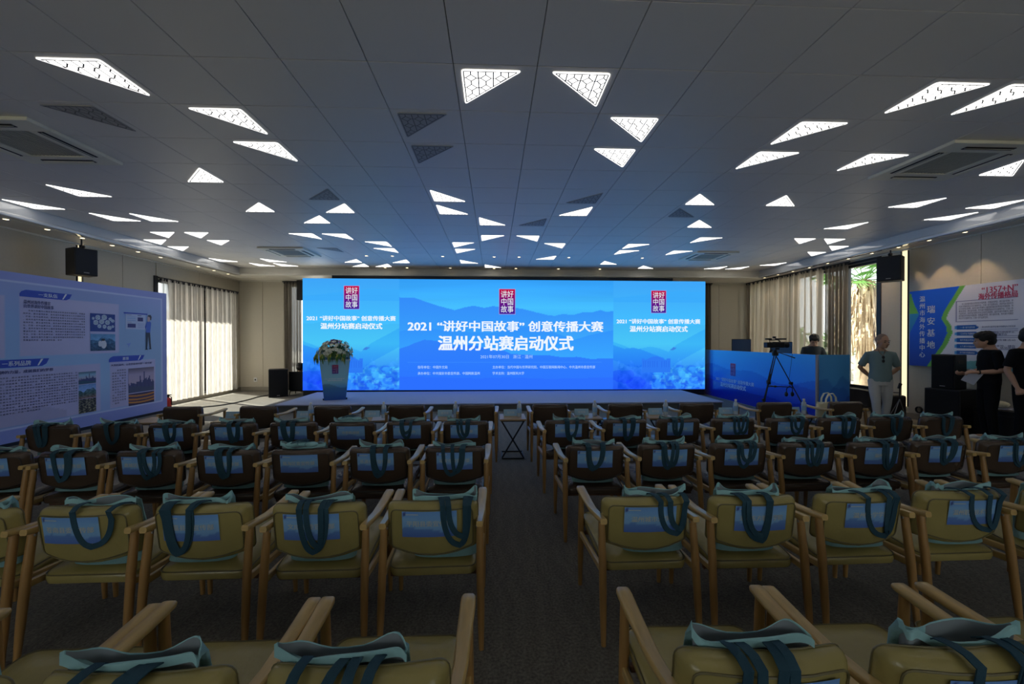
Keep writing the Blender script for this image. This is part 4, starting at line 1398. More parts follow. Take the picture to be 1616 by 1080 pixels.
b = MB(); b.span(-.33, .33, -.235, .23, .90, .918); obj('edge_trim', b.mesh('edge_trim'), M['w_ink'], lec)
b = MB(); b.span(-.32, .32, -.225, .225, .918, .985); obj('lectern_top', b.mesh('lectern_top', bevel=.005), mat('lectern_top_blue', (0.05, 0.20, 0.42), .4), lec)
seal(lec, (-.055, -.212, .60), (1, 0, 0), (0, -.066, 1), .13, .20, mat('seal_pale', (.55, .35, .45), .5))
letters('lettering', T_MAIN1, .03, M['w_ink'], lec, (-.20, -.200, .475), (1, 0, 0), (0, -.066, 1), .40, .022)
letters('lettering', T_MAIN2, .035, M['w_ink'], lec, (-.15, -.197, .435), (1, 0, 0), (0, -.066, 1), .30, .026)
for s in (-1, 1):
    b = MB(); b.lathe([(.022, 0), (.024, .02), (.022, .04)], (s * .235, -.11, 0), 10)
    obj('castor', b.mesh('castor', True), M['black'], lec)
fa = thing('flower_arrangement', 'cream and mauve flower arrangement with drooping leaves on the lectern', 'flowers', (-3.62, 9.66, 1.155))
rf = random.Random(12)
def blossom(mb, c, r, up):
    up = Vector(up).normalized()
    a = up.cross(Vector((.3, .2, 1))).normalized(); b_ = up.cross(a)
    for k in range(6):
        q = k * PI / 3
        d = a * math.cos(q) + b_ * math.sin(q); s = up.cross(d) * r * .34
        m1 = Vector(c) + d * r * .55 + up * r * .38; tp = Vector(c) + d * r * 1.1 + up * r * .30
        mb.add([Vector(c), m1 + s, tp, m1 - s], [(0, 1, 2, 3)])
fw, fp, fl_, fy = MB(), MB(), MB(), MB()
for k in range(190):
    a, e = rf.uniform(0, 2 * PI), rf.uniform(-.15, 1.5)
    d = Vector((math.cos(a) * math.cos(e), math.sin(a) * math.cos(e), math.sin(e)))
    q_ = rf.uniform(.86, 1.12); c = Vector((d.x * .35 * q_, d.y * .24 * q_, .05 + d.z * .29 * q_))
    if d.z > .80 and rf.random() < .8:
        blossom(fp, c, rf.uniform(.035, .05), d)
    else:
        blossom(fw, c, rf.uniform(.042, .060), d)
for k in range(110):
    a = rf.uniform(0, 2 * PI); L = rf.uniform(.16, .34); front = k < 60
    d = Vector((math.cos(a), math.sin(a) * .6, 0))
    p0 = d * rf.uniform(.12, .26) + Vector((0, 0, rf.uniform(.02, .16)))
    p1 = p0 + d * L * .55 + Vector((0, 0, .02)); p2 = p0 + d * L * .85 + Vector((0, 0, -L * .65))
    s = Vector((-d.y, d.x, 0)).normalized() * rf.uniform(.012, .022)
    (fy if rf.random() < .22 else fl_).add([p0 - s * .4, p0 + s * .4, p1 + s, p1 - s, p2], [(0, 1, 2, 3), (3, 2, 4)])
for cx in (-.18, -.02, .17, .30, -.30):
    for q in range(6):
        p0 = Vector((cx + rf.uniform(-.03, .03), -.24, .06)); L = rf.uniform(.16, .26)
        s = Vector((.018, 0, 0)); p2 = p0 + Vector((rf.uniform(-.05, .05), -.05, -L)); p1 = (p0 + p2) / 2 + Vector((0, -.03, .02))
        (fy if q % 3 == 0 else fl_).add([p0 - s * .5, p0 + s * .5, p1 + s, p1 - s, p2], [(0, 1, 2, 3), (3, 2, 4)])
for k in range(120):
    a, e = rf.uniform(0, 2 * PI), rf.uniform(-.1, 1.2)
    d = Vector((math.cos(a) * math.cos(e), math.sin(a) * math.cos(e), math.sin(e)))
    c = Vector((d.x * .36, d.y * .25, .04 + d.z * .29)); s = d.cross(Vector((0, .2, 1))).normalized() * .013
    tp_ = c + d * rf.uniform(.04, .09) + Vector((0, 0, rf.uniform(-.03, .03)))
    (fy if k % 4 == 0 else fl_).add([c - s * .6 - d * .05, c + s, tp_, c - s], [(0, 1, 2, 3)])
core = MB(); core.ball((0, 0, .07), (.25, .15, .17), 12, 8)
obj('foliage_core', core.mesh('foliage_core', True), M['leaf'], fa)
for nm, mb, mm in (('cream_blossoms', fw, M['petal']), ('mauve_blossoms', fp, M['petalp']), ('green_leaves', fl_, M['leaf']), ('yellow_leaves', fy, M['yleaf'])):
    o = obj(nm, mb.mesh(nm), mm, fa); o['kind'] = 'stuff'

# ------------------------------------------------------------------ left display board
bd = thing('display_board', 'large pale blue information board standing along the left wall', 'display board', (-7.0, 6.2, 0))
b = MB(); b.span(-.05, .03, -3.4, 2.98, .05, 2.52); obj('board_panel', b.mesh('board_panel', bevel=.004), M['boardedge'], bd)
b = MB(); b.span(-.05, .035, -3.4, 2.98, 0, .05); obj('board_base', b.mesh('board_base'), M['black'], bd)
for yy in (-2.6, -.8, 1.0, 2.7):
    b = MB(); b.tube([(-.06, yy, 2.2), (-.5, yy, .02)], .02, 6); b.tube([(-.06, yy, .04), (-.5, yy, .02)], .015, 6)
    obj('brace', b.mesh('brace'), M['darkmetal'], bd)
B0 = 2.80   # board coordinates: world y from 2.8 to 9.18, z from .05 to 2.52
def rr(yc, z, y0, y1, z0, z1):
    return (yc > y0) & (yc < y1) & (z > z0) & (z < z1)
def board_pic(u, v):
    y = 2.8 + u * 6.38; z = .05 + v * 2.47
    c = vgrad(v, [(0, (150, 170, 222)), (.3, (160, 192, 230)), (.7, (150, 180, 226)), (1, (160, 170, 225))])
    c = c * (1 + .03 * np.sin(y * 1.7 + z * 2))[:, None]
    fr = rr(y, z, 2.9, 9.05, .235, 2.39) & ~rr(y, z, 2.92, 9.03, .255, 2.37)
    c = lay(fr, c, (205, 215, 245))
    c = lay(~rr(y, z, 2.9, 9.05, .235, 2.39), c, (150, 160, 222))
    wh = (192, 188, 226)
    for q in ((6.428, 8.04, 1.305, 2.19), (4.2, 7.67, .285, 1.12), (7.86, 8.875, .295, 1.13), (4.4, 6.232, 1.278, 2.17), (3.1, 4.0, .285, 2.1)):
        c = lay(rr(y, z, *q), c, wh)
    hill = (z < .42 + .07 * np.sin(y * 2.2) + .04 * np.sin(y * 5)) & rr(y, z, 4.2, 7.1, .285, 1.12)
    c = np.where(hill[:, None], c * .95, c)
    return c
paint('board_print', (.033, -3.4, .05), (0, 1, 0), (0, 0, 1), 6.38, 2.47, 240, 110, board_pic, M['print'], bd)
def bpt(y, z, off=.036):
    return (off, y - 6.2, z)
def tagshape(name, y0, y1, z0, z1):
    h_ = z1 - z0
    poly = [(y0, z0), (y1 - h_ * .9, z0), (y1 - h_ * .35, z0 + h_ * .3), (y1, z1), (y0 + h_ * .8, z1), (y0 + h_ * .25, z1 - h_ * .25), (y0, z1 - h_ * .6)]
    mb = MB(); mb.add([bpt(a, b_, .036) for a, b_ in poly], [tuple(range(len(poly)))])
    obj(name, mb.mesh(name), M['tagblue'], bd)
    mb = MB(); s = y1 - h_ * 1.5
    mb.add([bpt(s, z0 + h_ * .1, .038), bpt(s + h_ * .18, z0 + h_ * .1, .038), bpt(s + h_ * .75, z1 - h_ * .05, .038), bpt(s + h_ * .45, z1 - h_ * .05, .038)], [(0, 1, 2, 3)])
    obj('tag_stripe', mb.mesh('tag_stripe'), M['w_ink'], bd)
tagshape('header_tag', 6.427, 7.189, 2.18, 2.285)
tagshape('header_tag', 5.50, 6.83, 1.135, 1.25)
tagshape('header_tag', 7.84, 8.61, 1.13, 1.235)
def bt(s, bold, y0, y1, z0, z1, m):
    letters('lettering', s, bold, m, bd, bpt(y0, z0, .0385), (0, 1, 0), (0, 0, 1), y1 - y0, z1 - z0)
bt('一支队伍', .02, 6.68, 6.96, 2.20, 2.26, M['w_ink'])
bt('一系列品牌', .02, 6.20, 6.57, 1.155, 1.23, M['w_ink'])
bt('愿景', .02, 8.12, 8.25, 1.155, 1.21, M['w_ink'])
bt(B_SUB1, .02, 6.477, 6.90, 2.015, 2.135, M['navy_ink'])
bt(B_SUB2, .02, 6.05, 6.884, 1.045, 1.095, M['navy_ink'])
bt(B_SUB3, .02, 7.877, 8.799, 1.05, 1.09, M['navy_ink'])
bt(B_BODY1, .012, 6.469, 7.404, 1.52, 1.99, M['grey_ink'])
bt(B_BODY2, .012, 5.9, 7.264, .46, 1.00, M['grey_ink'])
bt(B_BODY3, .012, 7.90, 8.186, .35, .985, M['grey_ink'])
def bphoto(y0, y1, z0, z1, fn, n=50):
    paint('printed_photo', bpt(y0, z0, .036), (0, 1, 0), (0, 0, 1), y1 - y0, z1 - z0, n, n, fn, M['print'], bd)
def ph_circles(u, v):
    c = np.tile(np.array([35, 55, 140]) / 255., (len(u), 1))
    rs = np.random.RandomState(5)
    for cx, cy, r in ((.3, .78, .10), (.55, .8, .11), (.8, .72, .07), (.22, .5, .10), (.45, .55, .10), (.68, .52, .1), (.36, .3, .08), (.56, .28, .08), (.76, .22, .09), (.9, .3, .06), (.12, .72, .06), (.9, .62, .07)):
        m = (u - cx) ** 2 + ((v - cy) * .75) ** 2 < r ** 2
        m2 = (u - cx) ** 2 + ((v - cy) * .75) ** 2 < (r * .75) ** 2
        c = lay(m, c, (190, 200, 225)); c = lay(m2 & (np.sin(u * 60) * np.sin(v * 50) > -.2), c, (150, 165, 185))
    return c
def ph_hill(sky, hill, low, h=.5, seed=2):
    def f(u, v):
        c = vgrad(v, [(0, low), (h * .6, hill), (1, sky)])
        rd = h + .1 * np.sin(u * 7 + seed) + .05 * np.sin(u * 17)
        c = lay(v > rd, c, vgrad(v, [(h, tuple(min(255, k + 25) for k in sky)), (1, sky)]) * 255)
        n = fbm(u, v, seed, 14, 4)
        return np.clip(c + np.where((v < rd)[:, None], n[:, None] * .10, n[:, None] * .03), 0, 1)
    return f
def ph_city(sky, low, seed=1, warm=None):
    def f(u, v):
        rs = np.random.RandomState(seed)
        hs = .25 + .22 * rs.rand(24); hs[14] = .72; hs[10] = .55; hs[19] = .52; hs[0:8] *= .8
        k = np.clip((u * 24).astype(int), 0, 23)
        c = vgrad(v, [(0, low), (.35, (190, 170, 190)), (.75, sky), (1, tuple(int(q * .6) for q in sky))])
        m = v < hs[k] + .12
        c = lay(m, c, (60, 62, 100)); c = np.where((m & (np.sin(v * 90) * np.sin(u * 120) > .3))[:, None], c * 1.5, c)
        c = lay(v < .22 + .05 * np.sin(u * 6), c, low)
        if warm is not None:
            c = np.where((v < .25)[:, None] & (np.sin(u * 15 + v * 40) > 0)[:, None], np.array(warm) / 255., c)
        return c
    return f
def ph_people(u, v):
    c = ph_hill((90, 140, 190), (50, 90, 130), (40, 60, 90), .7, 4)(u, v)
    m = ((u - .52) ** 2 / .012 + (v - .38) ** 2 / .06 < 1) | ((u - .38) ** 2 / .006 + (v - .42) ** 2 / .03 < 1)
    c = lay(m, c, (215, 215, 225)); m = (u - .5) ** 2 + (v - .66) ** 2 < .006
    return lay(m, c, (40, 35, 40))
def ph_crowd(u, v):
    n = fbm(u, v, 8, 16, 4)
    c = np.stack([.32 + .3 * n, .31 + .28 * n, .26 + .2 * n], 1)
    return np.clip(c, .06, .85)
def ph_road(u, v):
    c = vgrad(v, [(0, (40, 30, 70)), (.6, (70, 55, 90)), (1, (60, 50, 80))])
    for k in (.2, .45, .75):
        m = np.abs(v - k - .4 * (u - .5) ** 2) < .07
        c = lay(m, c, (200, 130, 60))
    return c
bphoto(7.495, 7.97, 1.684, 2.0, ph_circles)
bphoto(7.499, 7.971, 1.343, 1.64, ph_people)
bphoto(7.289, 7.594, .785, .99, ph_city((150, 190, 215), (60, 90, 110), 5))
bphoto(7.289, 7.594, .535, .775, ph_hill((120, 160, 215), (60, 95, 90), (150, 110, 100), .6, 3))
bphoto(7.289, 7.594, .29, .53, ph_crowd)
bphoto(8.242, 8.838, .51, .985, ph_city((175, 160, 190), (70, 80, 110), 2), 70)
bphoto(8.242, 8.838, .268, .495, ph_road)
# cartoon of a presentation board and a standing figure
def ph_pres(u, v):
    c = np.tile(np.array([185, 195, 228]) / 255., (len(u), 1))
    c = lay(rr(u, v, .06, .5, .55, .62) | rr(u, v, .06, .5, .68, .75) | rr(u, v, .06, .5, .81, .86), c, (140, 170, 220))
    c = lay(rr(u, v, .06, .3, .92, .96) | rr(u, v, .06, .3, .44, .48) | rr(u, v, .58, .8, .9, .95), c, (60, 60, 120))
    c = lay(rr(u, v, .08, .5, .1, .38), c, (50, 45, 120)); c = lay(rr(u, v, .58, .88, .55, .82), c, (45, 40, 115))
    c = lay(rr(u, v, .58, .95, .1, .15) | rr(u, v, .58, .95, .22, .27) | rr(u, v, .58, .95, .34, .39), c, (140, 160, 215))
    return c
bphoto(8.19, 8.64, 1.74, 2.03, ph_pres)
mb = MB(); mb.span(.036, .040, 8.15 - 6.2, 8.68 - 6.2, 2.035, 2.06); obj('cartoon_rail', mb.mesh('cartoon_rail'), M['tagblue'], bd)
def flatpoly(name, pts, m, off=.038):
    mb = MB(); mb.add([bpt(a, b_, off) for a, b_ in pts], [tuple(range(len(pts)))])
    obj(name, mb.mesh(name), m, bd)
cart_skin = mat('cartoon_skin', (.55, .38, .38), .5); cart_blue = mat('cartoon_blue', (.06, .14, .60), .5); cart_dark = mat('cartoon_dark', (.02, .025, .06), .5)
flatpoly('cartoon_trousers', [(8.64, 1.70), (8.745, 1.70), (8.77, 1.36), (8.735, 1.36), (8.70, 1.60), (8.675, 1.36), (8.64, 1.36)], cart_dark)
flatpoly('cartoon_jumper', [(8.645, 1.68), (8.75, 1.68), (8.775, 1.88), (8.74, 1.91), (8.67, 1.90), (8.62, 1.80), (8.635, 1.74), (8.665, 1.80)], cart_blue, .0385)
flatpoly('cartoon_face', [(8.69, 1.90), (8.735, 1.90), (8.75, 1.97), (8.735, 2.02), (8.69, 2.02), (8.68, 1.95)], cart_skin, .039)
flatpoly('cartoon_hair', [(8.70, 2.035), (8.76, 2.04), (8.785, 2.0), (8.77, 1.93), (8.745, 1.94), (8.74, 1.99), (8.69, 2.005)], cart_dark, .0395)
flatpoly('cartoon_shoes', [(8.61, 1.335), (8.69, 1.335), (8.68, 1.36), (8.65, 1.36)], cart_dark)
flatpoly('cartoon_shoes', [(8.71, 1.345), (8.78, 1.345), (8.77, 1.37), (8.74, 1.37)], cart_dark)
flatpoly('cartoon_plane', [(8.20, 1.46), (8.30, 1.48), (8.24, 1.38), (8.24, 1.43)], mat('cartoon_plane', (.22, .32, .75), .5))

# ------------------------------------------------------------------ right wall board
rb = thing('wall_board', 'white and blue notice board with green edging on the right wall', 'notice board', (XR - .10, 6.0, 0))
b = MB(); b.span(0, .08, -3.2, 1.65, 1.035, 2.447); obj('board_panel', b.mesh('board_panel', bevel=.003), M['boardedge'], rb)
def rpt(y, z, off=-.003):
    return (off, y - 6.0, z)
def rb_pic(u, v):
    y = 7.65 - u * 4.85; z = 1.035 + v * 1.412
    c = vgrad(v, [(0, (215, 235, 240)), (.15, (236, 236, 246)), (1, (236, 234, 242))])
    c = lay((z < 1.16 + .02 * np.sin(y * 8)) & (y < 6.75), c, (120, 190, 195))
    zz = [1.035, 1.097, 1.643, 1.903, 2.447]
    # edge of the green band and of the blue field
    e = np.interp(z, [1.035, 1.25, 1.45, 1.643, 1.76, 1.903, 2.02, 2.447], [7.325, 7.19, 7.06, 6.985, 7.00, 7.085, 7.04, 6.79])
    c = lay(y > e - .085, c, (120, 195, 75))
    blue = vgrad(v, [(0, (26, 72, 190)), (.5, (30, 98, 228)), (1, (30, 104, 238))]) * 255
    c = lay(y > e, c, blue)
    le = np.interp(z, [1.035, 1.62, 1.80, 2.0, 2.15, 2.25, 2.40, 2.447], [7.70, 7.66, 7.57, 7.47, 7.54, 7.58, 7.62, 7.70])
    c = lay((y > le) & (z > 1.6) & (z < 2.1), c, vgrad(v, [(.4, (50, 130, 200)), (.75, (60, 160, 205))]) * 255)
    c = lay((y > le) & (z > 2.02), c, (120, 195, 75))
    # frame box and rows
    def frame(y1, y0, z0, z1, t, col):
        return (rr(y, z, y0, y1, z0, z1) & ~rr(y, z, y0 + t, y1 - t, z0 + t, z1 - t))
    c = lay(frame(6.85, 5.99, 1.83, 2.19, .009, 0), c, (120, 120, 165))
    for k in range(4):
        zc = 1.735 - k * .107
        c = lay(frame(6.48, 5.99, zc - .042, zc + .042, .006, 0), c, (140, 140, 180))
    for k in range(5):
        zc = 1.735 - k * .107
        tip = 6.50 + np.abs(z - zc) * 1.4
        c = lay((np.abs(z - zc) < .036) & (y < 6.83) & (y > tip), c, (24, 95, 180))
        c = lay((np.abs(z - zc) < .028) & (y < 6.862) & (y > 6.84), c, (90, 170, 225))
    return c
paint('board_print', (-.003, 1.65, 1.035), (0, -1, 0), (0, 0, 1), 4.85, 1.412, 300, 150, rb_pic, M['print'], rb)
def rt(s, bold, y1, y0, z0, z1, m):
    letters('lettering', s, bold, m, rb, rpt(y1, z0, -.006), (0, -1, 0), (0, 0, 1), y1 - y0, z1 - z0)
rt(W_COL1, .02, 7.462, 7.355, 1.20, 2.335, M['w_ink'])
rt(W_COL2, .02, 7.325, 7.182, 1.37, 2.15, M['w_ink'])
rt('“1357+N”', .02, 6.467, 5.995, 2.28, 2.38, M['red_ink'])
rt('海外传播格局', .03, 6.514, 5.995, 2.18, 2.285, M['red_ink'])
rt(W_BODY, .0, 6.80, 6.05, 1.875, 2.15, M['grey_ink'])
for k, s in enumerate(W_TAGS):
    rt(s, .01, 6.78, 6.56, 1.735 - k * .107 - .016, 1.735 - k * .107 + .016, M['w_ink'])
for k, s in enumerate(W_ROWS):
    hh = .030 if '\n' in s else .014
    rt(s, .01, 6.46, 6.02, 1.735 - k * .107 - hh, 1.735 - k * .107 + hh, M['navy_ink'])

# ------------------------------------------------------------------ control desk behind printed facades
def facade_pic(seed, dimc=1.0, pale=0.0):
    def f(u, v):
        c = vgrad(v, [(0, (35, 85, 245)), (.3, (50, 125, 250)), (.6, (65, 160, 250)), (1, (75, 175, 250))])
        rd = .62 + .06 * np.sin(u * 6 + seed) + .05 * np.sin(u * 13 + 2 * seed) - .12 * (u - .3) ** 2
        c = np.where((v < rd)[:, None], c * np.array([.72, .80, .93]), c)
        rd = .42 + .08 * np.sin(u * 5 + 2.4 + seed) + .03 * np.sin(u * 17)
        c = np.where((v < rd)[:, None], c * np.array([.70, .78, .93]), c)
        rd = .28 + .07 * np.sin(u * 4.4 + seed + 1) + .02 * np.sin(u * 21)
        c = np.where((v < rd)[:, None], c * np.array([.65, .72, .88]), c)
        return c * dimc * (1 - .35 * pale) + .35 * pale * np.array([.45, .75, .95])
    return f
dk = thing('control_desk', 'long control desk faced with a blue landscape print facing the stage', 'desk', (5.9, 9.4, 0))
b = MB(); b.span(0, .04, -2.02, 1.99, .0, 1.25); obj('desk_facade', b.mesh('desk_facade', bevel=.004), M['boardedge'], dk)
paint('facade_print', (-.003, 1.99, 0.01), (0, -1, 0), (0, 0, 1), 4.01, 1.24, 160, 60, facade_pic(.4), M['deskprint'], dk)
seal(dk, (-.0035, 10.12 - 9.4, .63), (0, -1, 0), (0, 0, 1), .22, .31, mat('seal_dim', (.45, .3, .6), .5))
fi = mat('facade_ink', (.55, .68, .95), .4)
letters('lettering', T_MAIN1, .03, fi, dk, (-.006, 10.80 - 9.4, .455), (0, -1, 0), (0, 0, 1), 1.62, .095)
letters('lettering', T_MAIN2, .035, fi, dk, (-.006, 10.58 - 9.4, .32), (0, -1, 0), (0, 0, 1), 1.10, .115)
b = MB(); b.span(.06, .75, -1.62, 1.98, .72, .76); obj('desk_top', b.mesh('desk_top', bevel=.004), M['tablewood'], dk)
for yy in (-1.6, 0, 1.85):
    b = MB(); b.span(.68, .72, yy, yy + .04, 0, .72); obj('leg', b.mesh('leg'), M['darkmetal'], dk)
pn = thing('facade_panel', 'narrow blue printed panel right of the desk facade', 'panel', (6.47, 7.64, 0))
b = MB(); b.span(-.30, .31, 0, .035, 0, 1.24); obj('panel_board', b.mesh('panel_board', bevel=.003), M['boardedge'], pn)
paint('panel_print', (-.30, -.003, .005), (1, 0, 0), (0, 0, 1), .61, 1.235, 24, 50, facade_pic(2.2, 1.0, 1.0), M['deskprint'], pn)
b = MB()
for yy in (.10, .34):
    b.span(-.2, .2, yy, yy + .03, 0, .5)
obj('foot', b.mesh('foot'), M['black'], pn)
fs = thing('equipment_case', 'upright equipment case with chrome edge in the gap between blue panels', 'equipment case', (6.10, 7.75, 0))
b = MB(); b.span(-.055, .055, -.05, .30, 0, .88); obj('case_body', b.mesh('case_body', bevel=.004), M['black'], fs)
b = MB(); b.span(-.012, .012, -.062, -.05, .0, .86); obj('chrome_edge', b.mesh('chrome_edge'), M['metal'], fs)
b = MB(); b.span(-.055, .055, -.05, .3, .885, 1.13); obj('lid', b.mesh('lid', bevel=.004), mat('case_grey', (.14, .13, .14), .5), fs)
# monitors on the desk
def monitor(x, y, z, rz, wd, ht, label, m, group=None):
    r = thing('monitor', label, 'monitor', (x, y, z), rz, group)
    b = MB(); b.span(-wd / 2, wd / 2, -.012, .012, .30, .30 + ht); obj('casing', b.mesh('casing', bevel=.006), M['black'], r)
    b = MB(); b.span(-wd / 2 + .012, wd / 2 - .012, -.015, -.012, .312, .30 + ht - .012); obj('back_shell', b.mesh('back_shell'), m, r)
    b = MB(); b.span(-.02, .02, -.01, .02, 0, .32); b.span(-.11, .11, -.08, .10, 0, .012); obj('stand', b.mesh('stand'), M['black'], r)
monitor(6.22, 10.2, .76, R(-8), .46, .48, 'dark blue monitor on the desk right of the big screen', M['navy'])
monitor(6.32, 8.85, .76, R(-12), .40, .42, 'blue monitor on the desk behind the video camera', mat('monitor_blue', (.03, .13, .35), .4))
ch = thing('office_chair', 'black office chair behind the desk, rounded back above the facade', 'chair', (6.95, 9.95, 0), R(20))
b = MB()
b.tube([(-.24, 0, .95), (-.22, 0, 1.20), (-.12, 0, 1.36), (.05, 0, 1.40), (.2, 0, 1.38), (.24, 0, 1.2), (.24, 0, .95)], .03, 8)
obj('back_frame', b.mesh('back_frame', True), M['black'], ch)
b = MB(); b.span(-.20, .20, -.01, .02, .95, 1.34); obj('backrest', b.mesh('backrest', bevel=.01), M['grille'], ch)
b = MB(); b.span(-.24, .24, -.5, 0, .48, .56); obj('seat', b.mesh('seat', bevel=.02, seg=2), M['black'], ch)
b = MB(); b.tube([(0, -.2, .48), (0, -.2, .1)], .03, 8); obj('column', b.mesh('column'), M['darkmetal'], ch)
b = MB(); b.box((0, 0, .75), (.06, .03, .5)); obj('back_stem', b.mesh('back_stem'), M['black'], ch)
for k in range(5):
    a = k * 2 * PI / 5
    b = MB(); b.tube([(0, -.2, .10), (.28 * math.cos(a), -.2 + .28 * math.sin(a), .07)], .02, 6); b.ball((.28 * math.cos(a), -.2 + .28 * math.sin(a), .03), .03, 8, 6)
    obj('base_arm', b.mesh('base_arm'), M['black'], ch)

# ------------------------------------------------------------------ video camera on tripod
tp = thing('tripod', 'tall black camera tripod standing in front of the blue desk', 'tripod', (5.22, 7.5, 0))
apex = Vector((0, 0, 1.25))
for k, f_ in enumerate(((-.36, -.10), (.50, -.30), (.02, .48))):
    foot = Vector((f_[0], f_[1], .012))
    d = foot - apex
    s = Vector((-d.y, d.x, 0)).normalized() * .018
    b = MB()
    b.tube([apex + s, apex + d * .42 + s], .009, 6); b.tube([apex - s, apex + d * .42 - s], .009, 6)
    b.tube([apex + d * .30, apex + d * .72], .010, 6); b.tube([apex + d * .68, foot], .008, 6)
    lg = obj('leg', b.mesh('leg', True), M['darkmetal'], tp)
    for t in (.42, .72):
        c = apex + d * t
        b = MB(); b.box(c, (.06, .045, .05)); obj('clamp', b.mesh('clamp', bevel=.006), M['black'], lg)
    b = MB(); b.ball(foot, (.02, .02, .012), 8, 5); obj('foot', b.mesh('foot', True), M['black'], lg)
b = MB()
for f_ in ((-.17, -.05), (.24, -.14), (.01, .23)):
    b.tube([(0, 0, .66), (f_[0], f_[1], .66)], .008, 6)
b.ball((0, 0, .66), (.03, .03, .02), 8, 6)
obj('spreader', b.mesh('spreader'), M['black'], tp)
b = MB(); b.lathe([(.05, 0), (.055, .05), (.035, .07), (.03, .11)], (0, 0, 1.23), 14); b.box((0, 0, 1.36), (.08, .12, .03))
obj('fluid_head', b.mesh('fluid_head', True), M['black'], tp)
b = MB(); b.tube([(.03, 0, 1.30), (.18, -.02, 1.25), (.34, -.05, 1.19)], [.007, .007, .011], 6); obj('pan_handle', b.mesh('pan_handle', True), M['black'], tp)
vc = thing('video_camera', 'black broadcast video camera mounted on the tripod', 'camera', (5.22, 7.5, 1.376), R(0))
b = MB(); b.box((-.02, 0, .055), (.34, .11, .10)); obj('camera_body', b.mesh('camera_body', bevel=.01), M['black'], vc)
b = MB(); b.tube([(.14, 0, .055), (.22, 0, .055)], [.045, .052], 14); b.tube([(.215, 0, .055), (.235, 0, .055)], .056, 14); obj('lens_hood', b.mesh('lens_hood'), M['black'], vc)
b = MB(); b.tube([(-.10, 0, .10), (-.12, 0, .145), (.06, 0, .15), (.10, 0, .105)], .010, 8); obj('handle', b.mesh('handle', True), M['black'], vc)
b = MB(); b.tube([(.02, .03, .165), (.23, .03, .165)], .014, 8); obj('microphone', b.mesh('microphone', True), M['black'], vc)
b = MB(); b.box((-.13, 0, .165), (.10, .06, .03)); b.box((-.04, -.03, .195), (.05, .04, .04)); obj('viewfinder', b.mesh('viewfinder', bevel=.006), M['black'], vc)
b = MB(); b.tube([(.20, -.05, .05), (.27, -.06, .02), (.29, -.05, -.12), (.29, -.02, -.30), (.26, 0, -.62)], .003, 5); obj('cable', b.mesh('cable', True), M['black'], vc)
hp = thing('headphones', 'black headphones hanging low inside the tripod legs', 'headphones', (5.47, 7.46, .52))
b = MB(); b.tube([(-.06, 0, .02), (-.06, 0, .10), (0, 0, .155), (.05, 0, .11), (.05, 0, .02)], .008, 6); obj('headband', b.mesh('headband', True), M['black'], hp)
for s in (-.065, .05):
    b = MB(); b.ball((s, 0, 0), (.024, .04, .045), 10, 7); obj('ear_cup', b.mesh('ear_cup', True), M['black'], hp)

# ------------------------------------------------------------------ loudspeakers
def cabinet(name, label, loc, rz, w_, d_, h_, handle=False, group=None, tilt=0.0, m=None, led=False, bracket=False):
    r = thing(name, label, 'speaker', loc, rz, group)
    r.rotation_euler = (tilt, 0, rz)
    b = MB(); b.box((0, 0, h_ / 2), (w_, d_, h_)); obj('cabinet', b.mesh('cabinet', bevel=.012, seg=2), M['black'], r)
    b = MB(); b.box((0, -d_ / 2 - .004, h_ / 2), (w_ - .03, .012, h_ - .04)); obj('grille', b.mesh('grille', bevel=.004), m or M['grille'], r)
    b = MB(); b.box((0, -d_ / 2 - .012, .045), (.07, .004, .014)); obj('badge', b.mesh('badge'), M['metal'], r)
    if handle:
        for s in (-1, 1):
            b = MB(); b.box((s * (w_ / 2 + .001), 0, h_ * .78), (.008, .14, .06)); obj('handle', b.mesh('handle', bevel=.003), M['seam'], r)
    if bracket:
        b = MB(); b.box((0, 0, h_ + .03), (.05, .05, .08)); b.ball((0, -.03, h_ + .04), .035, 10, 7); b.tube([(0, 0, h_ + .05), (0, 0, h_ + bracket)], .012, 8)
        obj('bracket', b.mesh('bracket'), M['black'], r)
    return r
bl = mat('grille_blue', (0.010, 0.014, 0.022), 0.7)
cabinet('wall_speaker', 'black loudspeaker hung high above the left display board', (-7.10, 7.50, 2.64), R(66), .31, .28, .46, m=bl, bracket=.17)
cabinet('wall_speaker', 'black loudspeaker hung high beside the right light strip', (7.72, 7.78, 2.66), R(-56), .36, .30, .48, m=bl, bracket=.13)
cabinet('floor_speaker', 'black floor loudspeaker by the back wall left of the screen', (-5.84, 11.55, 0), R(26), .46, .42, .74)
low = cabinet('subwoofer', 'large black speaker cabinet on the floor by the right wall, lower of two', (7.58, 6.58, 0), R(-74), .46, .46, .715)
cabinet('stacked_speaker', 'black loudspeaker stacked on the subwoofer by the right wall', (7.57, 6.60, .717), R(-76), .31, .30, .565, True)
# chair back behind which the helper sits
lc = thing('low_chair', 'small black chair under the helper seated left of the screen', 'chair', (-5.46, 11.95, 0))
b = MB(); b.span(-.21, .21, -.20, -.165, .14, .655); obj('backrest', b.mesh('backrest', bevel=.012), M['black'], lc)
b = MB(); b.span(-.20, .20, -.165, .20, .10, .135); obj('seat', b.mesh('seat', bevel=.008), M['black'], lc)
for sx in (-1, 1):
    for sy in (-.18, .17):
        b = MB(); b.tube([(sx * .18, sy, .10), (sx * .20, sy, 0)], .012, 6); obj('leg', b.mesh('leg'), M['darkmetal'], lc)
